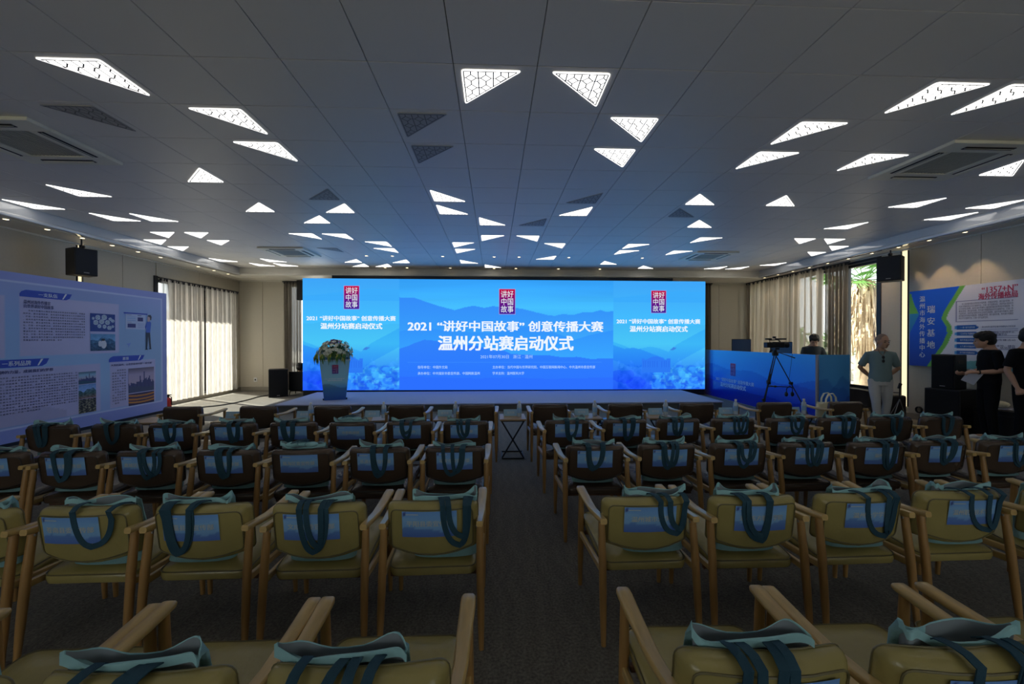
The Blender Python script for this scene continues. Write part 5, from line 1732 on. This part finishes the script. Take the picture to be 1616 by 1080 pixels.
# rolling bag and stand near the old man
rbg = thing('equipment_bag', 'black rolling equipment bag behind the bald man', 'bag', (7.53, 7.62, 0), R(-15))
b = MB(); b.box((0, 0, .255), (.46, .26, .45)); obj('bag_body', b.mesh('bag_body', True, bevel=.05, seg=3), M['black'], rbg)
b = MB(); b.tube([(-.12, -.1, .48), (-.12, -.1, .53), (.12, -.1, .53), (.12, -.1, .48)], .009, 6); obj('handle', b.mesh('handle'), M['darkmetal'], rbg)
b = MB()
for s in (-.17, .17):
    b.ball((s, 0, .03), (.02, .03, .03), 8, 6)
obj('wheels', b.mesh('wheels', True), M['black'], rbg)
ms = thing('phone_stand', 'thin grey stand with a small clamp beside the bald man', 'stand', (7.22, 7.15, 0))
b = MB(); b.tube([(.20, -.02, .012), (.06, 0, .46)], .008, 6); b.tube([(-.12, -.02, .012), (.06, 0, .46)], .008, 6); b.tube([(.02, .22, .012), (.06, 0, .46)], .008, 6)
obj('leg_set', b.mesh('leg_set'), M['metal'], ms)
b = MB(); b.tube([(.06, 0, .46), (.06, 0, .66)], .010, 8); b.box((.06, 0, .695), (.05, .02, .10), rot=Matrix.Rotation(.35, 3, 'Y')); obj('clamp', b.mesh('clamp'), M['darkmetal'], ms)
# case with mixed things by the right wall
cs = thing('equipment_case', 'low black equipment case heaped with papers between the two young men', 'equipment case', (7.86, 6.02, 0), R(0))
b = MB(); b.span(-.20, .20, -.30, .30, .02, .46); obj('case_body', b.mesh('case_body', bevel=.01), M['black'], cs)
b = MB(); b.span(-.205, .205, -.305, .305, .36, .385); obj('chrome_band', b.mesh('chrome_band'), M['darkmetal'], cs)
b = MB(); b.span(-.06, -.02, -.312, -.302, .30, .37); obj('latch', b.mesh('latch'), M['metal'], cs)
for k, (dx, dy, a, mm, lab) in enumerate(((-.05, -.10, .3, M['paper'], 'white papers lying on the equipment case by the right wall'), (-.09, .02, -.4, M['petal'], 'cream cloth bundle on the equipment case by the right wall'), (-.12, .10, .1, M['red'], 'small red packet on the equipment case by the right wall'))):
    b = MB()
    if k == 0: b.box((0, 0, .012), (.22, .28, .02)); 
    elif k == 1: b.ball((0, 0, .05), (.10, .09, .05), 10, 6)
    else: b.box((0, 0, .02), (.08, .10, .035))
    tag(obj(('papers', 'cloth_bundle', 'packet')[k], b.mesh('x', bevel=.004 if k != 1 else 0), mm, loc=(7.86 + dx, 6.02 + dy, .465 if k == 0 else .487), rz=a), lab, ('papers', 'cloth', 'packet')[k])
# sheet of paper in the man's hand
b = MB(); b.box((0, 0, 0), (.15, .003, .21)); 
pm = b.mesh('paper'); 
po = obj('paper_sheet', pm, M['paper'], loc=(7.17, 5.93, .97)); po.rotation_euler = (R(15), R(28), R(-45))
tag(po, 'white sheet of paper held by the young man in black', 'paper')
# fire extinguisher
fe = thing('fire_extinguisher', 'red fire extinguisher on the floor at the end of the left board', 'fire extinguisher', (-7.17, 9.48, 0))
b = MB(); b.lathe([(.055, 0), (.062, .01), (.062, .20), (.05, .245), (.02, .265)], n=16); obj('cylinder', b.mesh('cylinder', True), M['red'], fe)
b = MB(); b.lathe([(.018, .26), (.020, .31)], n=10); b.box((.02, 0, .32), (.09, .02, .02)); b.tube([(.02, 0, .30), (.07, 0, .27), (.075, 0, .10)], .010, 6); obj('valve', b.mesh('valve'), M['black'], fe)
# cable across the floor
b = MB(); b.tube([(-6.83, 9.40, .012), (-6.55, 9.72, .012), (-6.36, 9.93, .012), (-6.24, 10.35, .012), (-6.23, 10.85, .012), (-6.28, 11.3, .012), (-6.2, 11.75, .012), (-5.9, 11.95, .012)], .012, 7)
tag(obj('floor_cable', b.mesh('floor_cable', True), M['black']), 'black cable lying across the sunlit floor at left', 'cable')
# coiled cable hung low on the right wall
b = MB()
for q in range(3):
    b.tube([(q * .012, .055 * math.cos(a * PI / 8), .055 * math.sin(a * PI / 8)) for a in range(17)], .008, 6, False)
tag(obj('cable_coil', b.mesh('cable_coil', True), M['black'], loc=(XR - .055, 7.52, .20)), 'small black cable coil low on the right wall behind the speakers', 'cable')
# wall socket
so_ = thing('wall_socket', 'white wall socket low on the back wall left of the floor speaker', 'socket', (-7.165, YB - .02, .33))
b = MB(); b.box((0, -.008, 0), (.10, .014, .13)); obj('face_plate', b.mesh('face_plate', bevel=.003), M['white'], so_)
b = MB(); b.ball((0, -.02, 0), (.022, .012, .025), 8, 6); obj('plug', b.mesh('plug', True), M['black'], so_)

# ================================================================== armchairs
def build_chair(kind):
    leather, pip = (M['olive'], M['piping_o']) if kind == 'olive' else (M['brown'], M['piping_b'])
    root = thing('armchair', '', 'chair')
    # ---- backrest
    def byz(x, z):
        return .020 + (.71 - z) * .12 + .030 * (x / .23) ** 2
    def outline(n=11):
        pts = []
        def arc(cx, cz, r, a0, a1, k=5):
            for i in range(k):
                a = a0 + (a1 - a0) * i / (k - 1)
                pts.append((cx + r * math.cos(a), cz + r * math.sin(a)))
        arc(.198, .678, .032, 0, PI / 2)
        pts.append((.1, .712)); pts.append((0, .713)); pts.append((-.1, .712))
        arc(-.198, .678, .032, PI / 2, PI)
        pts.append((-.231, .58))
        arc(-.203, .488, .027, PI, PI * 1.40, 4)
        for x in (-.13, -.065, 0, .065, .13):
            pts.append((x, .424 + .85 * x * x))
        arc(.203, .488, .027, PI * 1.60, PI * 2, 4)
        pts.append((.231, .58))
        return pts
    ol = outline()
    cz = .573
    def ring(d, dy, push=0.0):
        out = []
        for x, z in ol:
            xx = x * (1 - d / .23); zz = cz + (z - cz) * (1 - d / .14)
            out.append(Vector((xx, byz(x, z) * (1 - .0) + dy, zz)))
        return out
    mb = MB()
    c1 = [Vector((x * .05, byz(0, cz) - .002, cz + (z - cz) * .05)) for x, z in ol]
    c2 = [Vector((x * .5, byz(x * .5, cz + (z - cz) * .5) - .002, cz + (z - cz) * .5)) for x, z in ol]
    c3 = [Vector((x * .05, byz(0, cz) + .088, cz + (z - cz) * .05)) for x, z in ol]
    c4 = [Vector((x * .5, byz(x * .5, cz + (z - cz) * .5) + .086, cz + (z - cz) * .5)) for x, z in ol]
    mb.rings([c1, c2, ring(.036, 0), ring(.027, .001), ring(.023, .003), ring(.007, .024), ring(.001, .040), ring(.001, .058), ring(.014, .070), ring(.034, .082), c4, c3])
    back = obj('backrest', mb.mesh('backrest', True), leather, root)
    r_ = ring(.025, -.001)
    mb = MB(); mb.tube(r_ + [r_[0]], .0034, 5, False)
    r_ = ring(.001, .060)
    mb.tube(r_ + [r_[0]], .0030, 5, False)
    obj('piping', mb.mesh('piping', True), pip, back)
    # ---- seat cushion
    def sring(d, z0, crown=0.0):
        pts = []
        hw0, hw1, y0, y1, r = .224 - d, .234 - d, .075 + d, .585 - d, .045
        cs = [(hw1 - r, y1 - r, 0, hw1), (-(hw1 - r), y1 - r, PI / 2, hw1), (-(hw0 - r), y0 + r, PI, hw0), (hw0 - r, y0 + r, PI * 1.5, hw0)]
        for cx, cy, a0, hw in cs:
            for i in range(5):
                a = a0 + PI / 2 * i / 4
                x, y = cx + r * math.cos(a), cy + r * math.sin(a)
                pts.append(Vector((x, y, z0 + (y - .075) * .105 + crown)))
        return pts
    def sc(rg, k):
        c = Vector((0, .33, 0)); out = []
        for p in rg:
            q = Vector((c.x + (p.x - c.x) * k, c.y + (p.y - c.y) * k, 0)); q.z = p.z - (p.y - q.y) * .105
            out.append(q)
        return out
    mb = MB()
    bz = .322
    mb.rings([sc(sring(.02, bz), .1), sring(.02, bz), sring(.004, bz + .010), sring(0, bz + .03), sring(.003, bz + .050), sring(.014, bz + .060),
              sc(sring(.014, bz + .068), .7), sc(sring(.014, bz + .072), .1)])
    seat = obj('seat', mb.mesh('seat', True), leather, root)
    r_ = sring(.002, bz + .052)
    mb = MB(); mb.tube(r_ + [r_[0]], .0036, 5, False)
    obj('piping', mb.mesh('piping', True), pip, seat)
    # ---- legs
    for s in (-1, 1):
        mb = MB(); mb.tube([(s * .249, -.005, 0), (s * .246, .012, .18), (s * .243, .035, .40), (s * .241, .062, .596)], [.0125, .0185, .0205, .0175], 10)
        obj('leg', mb.mesh('leg', True), M['oakleg'], root)
        mb = MB(); mb.tube([(s * .252, .520, 0), (s * .251, .512, .2), (s * .250, .503, .40), (s * .250, .497, .590)], [.0125, .0180, .0190, .0165], 10)
        obj('leg', mb.mesh('leg', True), M['oakleg'], root)
    # ---- armrests
    for s in (-1, 1):
        path = [(.240, .020, .613, .034), (.241, .060, .609, .036), (.243, .13, .600, .040), (.248, .22, .594, .044), (.247, .32, .594, .046),
                (.249, .42, .600, .051), (.250, .49, .606, .053), (.250, .518, .608, .050), (.250, .530, .608, .040)]
        rs = []
        for i, (x, y, z, wd) in enumerate(path):
            a, b_ = path[max(i - 1, 0)], path[min(i + 1, len(path) - 1)]
            t = Vector((b_[0] - a[0], b_[1] - a[1], b_[2] - a[2])).normalized()
            side = t.cross(Vector((0, 0, 1))).normalized(); up = side.cross(t)
            h_ = .014 if i < len(path) - 1 else .009
            q = []
            for u_, v_ in ((1, -.45), (1, .45), (.72, 1), (-.72, 1), (-1, .45), (-1, -.45), (-.72, -1), (.72, -1)):
                q.append(Vector((x, y, z)) + side * u_ * wd / 2 + up * v_ * h_)
            rs.append([Vector((p.x * s, p.y, p.z)) for p in q])
        mb = MB(); mb.rings(rs)
        obj('armrest', mb.mesh('armrest', True), M['oak'], root)
        mb = MB(); mb.tube([(s * .222, .060, .585), (s * .240, .055, .588)], .008, 6)
        obj('bracket', mb.mesh('bracket', True), M['metal'], root)
        mb = MB()
        a, b_ = Vector((s * .243, .035, .355)), Vector((s * .251, .505, .330))
        d = (b_ - a); L = d.length; yw = math.atan2(-d.x, d.y)
        rot = Matrix.Rotation(yw, 3, 'Z') @ Matrix.Rotation(math.atan2(d.z, d.y), 3, 'X')
        mb.box((a + b_) / 2, (.020, L, .036), rot=rot)
        obj('side_rail', mb.mesh('side_rail', bevel=.004), M['oak'], root)
    for y, z in ((.16, .303), (.50, .338)):
        mb = MB(); mb.box((0, y, z), (.46, .022, .026))
        obj('cross_rail', mb.mesh('cross_rail', bevel=.003), M['rail'], root)
    return root

def by_(x, z):
    return .020 + (.71 - z) * .12 + .030 * (x / .23) ** 2
def sign_pic(seed):
    def f(u, v):
        c = vgrad(v, [(0, (110, 148, 212)), (.35, (132, 180, 226)), (.75, (138, 188, 232)), (1, (125, 172, 228))])
        rd = .30 + .07 * np.sin(u * 6 + seed) + .03 * np.sin(u * 15)
        c = np.where((v < rd)[:, None], c * np.array([.78, .80, .92]), c)
        rd = .72 + .05 * np.sin(u * 5 + 2)
        c = np.where((v > rd)[:, None], c * np.array([.93, .95, 1]), c)
        c = lay((u > .035) & (u < .055) & (v > .82) & (v < .93), c, (60, 60, 140))
        return c
    return f
sign_me = {}
def add_sign(root, text, dx, dz=0.0):
    w_, h_ = .272, .134
    z0 = .548 + dz
    def P(u, v, off):
        x = dx - w_ / 2 + u * w_; z = z0 + v * h_
        return (x, by_(x, z) - off, z)
    s = paint('name_sign', (0, 0, 0), (1, 0, 0), (0, 0, 1), 1, 1, 24, 14, sign_pic(dx * 30 + len(text)), M['sheetprint'], root, warp=lambda u, v: P(u, v, .0065))
    n = len(text); hw = min(.42, .062 * n)
    letters('lettering', text, .02, M['sign_ink'], s, (0, 0, 0), (1, 0, 0), (0, 0, 1), 1, 1,
            fn=lambda u, v: P(.5 - hw + u * 2 * hw, .42 + v * .22, .0085))
    mb = MB()
    for a in range(1):
        q = [P(.07, .90, .0085), P(.30, .90, .0085), P(.30, .87, .0085), P(.07, .87, .0085)]
        mb.add(q, [(0, 1, 2, 3)])
    obj('small_heading', mb.mesh('small_heading'), M['sign_ink'], s)

# ---- tote bags draped over the chair backs
def add_bag(loc, rz, label, seed, cx=0.0, straps=None, hem_hi=.050, folded=False):
    rnd = random.Random(seed)
    r = thing('tote_bag', label, 'bag', loc, rz, 'tote bags on the chairs')
    n = 44
    hw = .165
    top = []
    if straps is None:
        c = rnd.uniform(-.05, .05) + cx
        wd = rnd.uniform(.10, .15)
        b0 = rnd.uniform(.51, .56)
        straps = [(c - wd / 2, c + wd / 2, c + rnd.uniform(-.03, .03), b0),
                  (c - wd / 2 + rnd.uniform(.01, .05), c + wd / 2 + rnd.uniform(.0, .04), c + rnd.uniform(-.02, .05), b0 + rnd.uniform(.0, .05))]
        cen = c
    else:
        cen = (straps[0][0] + straps[0][1]) / 2 if straps else cx
    cen = max(-.06, min(.06, cen * .6))
    rs = []
    e1, e2 = rnd.uniform(.6, 1.25), rnd.uniform(.6, 1.25)
    ph = rnd.uniform(0, 6)
    levels = [(0, .152, .412, .055), (.12, .165, .455, .034), (.45, .172, .58, .018), (.75, .150, .66, .014), (.92, .138, .70, .018), (1, .128, .722, .024)]
    for t, yc, z, gy in levels:
        ring = []
        for k in range(n):
            a = 2 * PI * k / n
            ca, sa = math.cos(a), math.sin(a)
            x = cen + hw * math.copysign(abs(ca) ** .7, ca)
            y = yc + gy * math.copysign(abs(sa) ** .8, sa)
            zz = z
            if t == 1:
                ear = (e1 if ca > 0 else e2)
                zz += hem_hi * (.75 if sa > 0 else .45) * ear * abs(ca) ** 2 + .010 * math.sin(3 * a + ph) + .006 * math.sin(5 * a + ph * 2)
                y += -.022 * abs(ca) ** 2 + .010 * math.sin(4 * a + ph)
            elif t > .8:
                zz += .5 * hem_hi * abs(ca) ** 3
                y += .006 * math.sin(4 * a + ph)
            ring.append(Vector((x, y, zz)))
        rs.append(ring)
    mb = MB(); mb.rings(rs, True, False)
    body = obj('bag_body', mb.mesh('bag_body', True), M['cloth'], r)
    tp_ = rs[-1]
    mb = MB(); inner = [[p + Vector((-(p.x - cen) * .03, (.14 - p.y) * .12, -.001)) for p in tp_],
                        [p + Vector((-(p.x - cen) * .05, (.14 - p.y) * .2, -.06)) for p in tp_], [p + Vector((-(p.x - cen) * .06, (.16 - p.y) * .3, -.22)) for p in tp_]]
    mb.rings(inner, False, False)
    obj('lining', mb.mesh('lining', True), M['lining'], r)
    # hem band: a flat folded strip round the mouth
    mb = MB()
    b0 = [p + Vector(((p.x - cen) * .012, (p.y - .14) * .04 + (-.0015 if p.y < .14 else .0015), .002)) for p in tp_]
    b1 = [p + Vector((0, 0, -.022)) for p in b0]
    b2 = [p + Vector((-(p.x - cen) * .02, (.14 - p.y) * .08, .0025)) for p in tp_]
    b3 = [p + Vector((0, 0, -.018)) for p in b2]
    mb.rings([b3, b2, b0, b1], False, False)
    obj('hem', mb.mesh('hem', True), M['hem'], r)
    if folded:
        mb = MB()
        for k in range(3):
            x0 = cen - .08 + k * .07
            mb.ball((x0, .10 + .02 * (k % 2), .742), (.05, .035, .020), 10, 6)
        obj('folded_cloth', mb.mesh('folded_cloth', True), M['hem'], r)
        mb = MB()
        P0 = [(cen - .09, .09, .755), (cen - .03, .07, .775), (cen + .02, .09, .782), (cen + .06, .11, .77), (cen + .02, .12, .762), (cen - .04, .10, .772)]
        mb.ribbon(P0, [(0, -.3, 1)] * 6, .026, .004)
        obj('strap', mb.mesh('strap', True), M['strap'], r)
        return r
    for q, (xa, xb, xm, zb) in enumerate(straps):
        off = .008 + q * .0055
        pts, nrm = [], []
        def down(x0, x1, rev):
            seq = []
            zs = [(.128, .700 + q * .004, (0, .4, 1)), (.105, .722, (0, .2, 1)), (.070, .7245 + off * .5, (0, 0, 1)), (.040, .722 + off * .5, (0, -.3, 1)), (.012, .711, (0, -.8, .5))]
            for i, (y, z, nn) in enumerate(zs):
                f_ = i / 4 * .25
                seq.append((Vector((x0 + (x1 - x0) * f_, y, z)), Vector(nn)))
            for i in range(1, 9):
                t = i / 9
                f_ = .25 + .75 * (1 - math.cos(t * PI / 2) ** 1.0) if True else t
                f_ = .25 + .75 * (t ** 1.9)
                x = x0 + (x1 - x0) * f_
                z = .70 + (zb - .70) * (math.sin(t * PI / 2) ** .9)
                seq.append((Vector((x, by_(x, z) - off, z)), Vector((0, -1, .12))))
            return seq
        A = down(xa, xm, False)
        B = down(xb, xm, True)[::-1]
        mid_pt = (Vector((xm, by_(xm, zb) - off - .002, zb - .003)), Vector((0, -1, .12)))
        seq = A + [mid_pt] + B
        mb = MB(); mb.ribbon([p for p, _ in seq], [n_ for _, n_ in seq], .027, .0035)
        obj('strap', mb.mesh('strap', True), M['strap'], r)
    return r

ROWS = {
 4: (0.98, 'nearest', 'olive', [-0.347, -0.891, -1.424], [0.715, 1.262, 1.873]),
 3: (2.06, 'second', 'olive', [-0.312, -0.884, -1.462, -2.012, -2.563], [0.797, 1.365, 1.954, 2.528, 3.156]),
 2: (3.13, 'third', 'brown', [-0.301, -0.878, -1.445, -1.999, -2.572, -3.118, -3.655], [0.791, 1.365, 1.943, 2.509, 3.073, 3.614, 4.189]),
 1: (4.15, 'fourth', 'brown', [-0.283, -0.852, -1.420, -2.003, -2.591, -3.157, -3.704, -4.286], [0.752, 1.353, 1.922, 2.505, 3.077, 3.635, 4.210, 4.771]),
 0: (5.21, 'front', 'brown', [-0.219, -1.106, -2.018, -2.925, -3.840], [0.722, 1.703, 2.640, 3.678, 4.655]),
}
SIGNS = {3: (SIGN3L, SIGN3R), 2: (SIGN2L, SIGN2R), 1: (SIGN1L, SIGN1R)}
SDX = {3: ([-.01, -.015, -.025, -.035, 0], [.005, .01, .02, .02, 0])}
STR = {
 (3, 'L', 0): [(.03, .20, .14, .50), (.06, .17, .165, .545)],
 (3, 'L', 1): [(-.085, .085, -.01, .49), (-.05, .045, .02, .52)],
 (3, 'L', 2): [(-.16, .02, -.10, .485), (-.13, .0, -.08, .50)],
 (3, 'L', 3): [(-.03, .19, .06, .535)],
 (3, 'R', 0): [(.02, .20, .15, .535), (.08, .19, .17, .56)],
 (3, 'R', 1): [(-.12, .06, .02, .50), (-.09, .05, .01, .53)],
 (3, 'R', 2): [(-.05, .15, .11, .50), (.10, .16, .12, .52)],
 (3, 'R', 3): [(-.05, .19, .13, .515), (.08, .18, .15, .53)],
 (4, 'L', 0): [(-.13, -.02, -.16, .53), (.0, .06, -.02, .55)],
 (4, 'L', 1): [(-.10, .03, -.12, .53), (.04, .05, -.03, .55)],
 (4, 'R', 0): [(-.10, .02, -.03, .52), (-.07, .04, .02, .54)],
 (4, 'R', 1): [(-.06, .10, .02, .52), (.08, .12, .10, .50)],
 (2, 'L', 0): [(-.10, .08, -.03, .51), (-.02, .09, .01, .53)],
 (2, 'L', 1): [(-.05, .09, -.0, .505), (-.04, .07, .03, .53)],
 (2, 'L', 3): [(-.05, .08, .0, .52), (-.02, .06, .03, .53)],
}
protos = {k: build_chair(k) for k in ('olive', 'brown')}
first = {'olive': True, 'brown': True}
rnd = random.Random(3)
SIDE = {'L': 'left', 'R': 'right'}
placed = []
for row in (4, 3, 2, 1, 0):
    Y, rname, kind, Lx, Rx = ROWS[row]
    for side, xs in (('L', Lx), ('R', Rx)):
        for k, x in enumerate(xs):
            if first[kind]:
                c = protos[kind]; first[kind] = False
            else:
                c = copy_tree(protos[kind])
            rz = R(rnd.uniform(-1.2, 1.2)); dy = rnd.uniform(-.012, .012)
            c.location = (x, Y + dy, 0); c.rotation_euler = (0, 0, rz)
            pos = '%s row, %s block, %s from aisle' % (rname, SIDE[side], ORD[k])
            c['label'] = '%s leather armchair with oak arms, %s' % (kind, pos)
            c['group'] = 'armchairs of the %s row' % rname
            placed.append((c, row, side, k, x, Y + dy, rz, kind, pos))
for c, row, side, k, x, y, rz, kind, pos in placed:
    if row in SIGNS:
        lst = SIGNS[row][0 if side == 'L' else 1]
        if k < len(lst):
            dx = SDX[row][0 if side == 'L' else 1][k] if row in SDX else rnd.uniform(-.015, .015)
            add_sign(c, lst[k], dx)
    if row == 4 and k < 2:
        add_sign(c, (SIGN2R[4], SIGN2L[2])[k], .03, -.01)
    if row > 0:
        fold = (row, side, k) in ((2, 'L', 2), (1, 'L', 2))
        add_bag((x, y, 0), rz, 'teal-strapped tote bag over the %s chair, %s' % (kind, pos), row * 100 + k * 7 + (side == 'R') * 50,
                straps=STR.get((row, side, k)), folded=fold)

# ------------------------------------------------------------------ folding tables, bottles, name cards between the front chairs
def build_table():
    r = thing('folding_table', '', 'table')
    b = MB(); b.box((0, 0, .505), (.34, .40, .022)); obj('table_top', b.mesh('table_top', bevel=.004), M['tablewood'], r)
    for q in (-1, 1):
        b = MB(); b.tube([(q * .15, -.15 + q * .011, .494), (-q * .14, -.15 + q * .011, .008)], .010, 6); obj('leg', b.mesh('leg', True), M['black'], r)
    b = MB(); b.span(-.15, .15, -.16, -.14, .478, .494); obj('top_bar', b.mesh('top_bar'), M['black'], r)
    for s in (-1, 1):
        yy = s * .17
        b = MB(); b.tube([(-.145, yy, .008), (.145, yy, .008)], .008, 6); obj('foot_bar', b.mesh('foot_bar'), M['black'], r)
    b = MB(); b.tube([(-.14, -.17, .008), (-.14, .17, .008)], .007, 6); b.tube([(.14, -.17, .008), (.14, .17, .008)], .007, 6); obj('side_bar', b.mesh('side_bar'), M['black'], r)
    return r
def build_bottle():
    r = thing('water_bottle', '', 'bottle')
    b = MB(); b.lathe([(.020, 0), (.030, .004), (.031, .05), (.029, .09), (.031, .13), (.028, .158), (.014, .180), (.013, .190)], n=14)
    obj('bottle_body', b.mesh('bottle_body', True), M['bottle'], r)
    b = MB(); b.lathe([(.0315, .055), (.032, .06), (.032, .115), (.0315, .12)], n=14); obj('bottle_label', b.mesh('bottle_label', True), mat('label_blue', (.25, .45, .70), .4), r)
    b = MB(); b.lathe([(.0155, .188), (.0155, .208), (.013, .211)], n=12); obj('cap', b.mesh('cap', True), M['white'], r)
    return r
def build_card():
    r = thing('name_card', '', 'name card')
    b = MB()
    b.add([(-.095, -.025, 0), (.095, -.025, 0), (.095, 0, .085), (-.095, 0, .085), (-.095, .025, 0), (.095, .025, 0)], [(0, 1, 2, 3), (3, 2, 5, 4)])
    obj('card', b.mesh('card'), mat('card_blue', (.38, .62, .80), .4), r)
    letters('lettering', '嘉宾席', .02, M['w_ink'], r, (-.05, -.022, .03), (1, 0, 0), (0, .28, .95), .10, .032)
    return r
TB, BT, CD = build_table(), build_bottle(), build_card()
# x of each table, with bottle / card offsets
TBL = [(-4.35, None, None), (-3.34, None, -.04), (-2.42, .06, -.06), (-1.52, .09, -.08), (-.60, .10, -.05), (.245, .09, -.02), (1.24, .10, -.06), (2.19, .11, -.0), (3.17, .09, .0), (4.10, .11, .02)]
NM = ['left of the leftmost front chair', 'between the leftmost two front chairs', 'between third and fourth front chairs left of aisle', 'between second and third front chairs left of the aisle',
      'between first and second front chairs left of the aisle', 'in the aisle', 'between first and second front chairs right of the aisle', 'between second and third front chairs right of the aisle',
      'between third and fourth front chairs right of the aisle', 'between the rightmost two front chairs']
f3 = [True, True, True]
for (x, bx, cx), nm in zip(TBL, NM):
    t = TB if f3[0] else copy_tree(TB); f3[0] = False
    t.location = (x, 5.50, 0)
    t['label'] = 'small folding table, ' + nm; t['group'] = 'folding tables of the front row'
    if bx is not None:
        t = BT if f3[1] else copy_tree(BT); f3[1] = False
        t.location = (x + bx, 5.47, .517); t['label'] = 'small water bottle on the table ' + nm; t['group'] = 'water bottles on the front tables'
    if cx is not None:
        t = CD if f3[2] else copy_tree(CD); f3[2] = False
        t.location = (x + cx, 5.56, .517); t['label'] = 'blue name card on the table ' + nm; t['group'] = 'name cards on the front tables'
# white paper on one table
b = MB(); b.box((0, 0, .002), (.20, .26, .003)); tag(obj('paper_sheet', b.mesh('paper_sheet'), M['paper'], loc=(-1.46, 5.42, .517), rz=.2), 'white paper on the table between second and third front chairs left', 'paper')
# small fox-coloured box under the board end: cream tote on the last front chair
ct = thing('cream_tote', 'cream plastic tote bag on the rightmost front chair', 'bag', (4.58, 5.50, .405))
mb = MB()
rs = []
for t, wx, wy in ((0, .15, .07), (.05, .17, .09), (.5, .17, .08), (1, .16, .045)):
    n = 20
    rs.append([Vector((wx * math.copysign(abs(math.cos(a)) ** .7, math.cos(a)), wy * math.sin(a), t * .26 + (.02 * math.sin(3 * a) if t == 1 else 0))) for a in [2 * PI * k / n for k in range(n)]])
mb.rings(rs, True, True)
obj('bag_body', mb.mesh('bag_body', True), M['creamcloth'], ct)
for y in (-.04, .04):
    mb = MB(); P0 = [(-.07, y, .25), (-.065, y, .32), (-.03, y, .385), (.03, y, .395), (.07, y, .34), (.08, y, .25)]
    mb.ribbon(P0, [(-.9, 0, .2), (-.8, 0, .5), (-.4, 0, .9), (.3, 0, .9), (.8, 0, .5), (.9, 0, .2)], .03, .004)
    obj('handle', mb.mesh('handle', True), M['creamcloth'], ct)
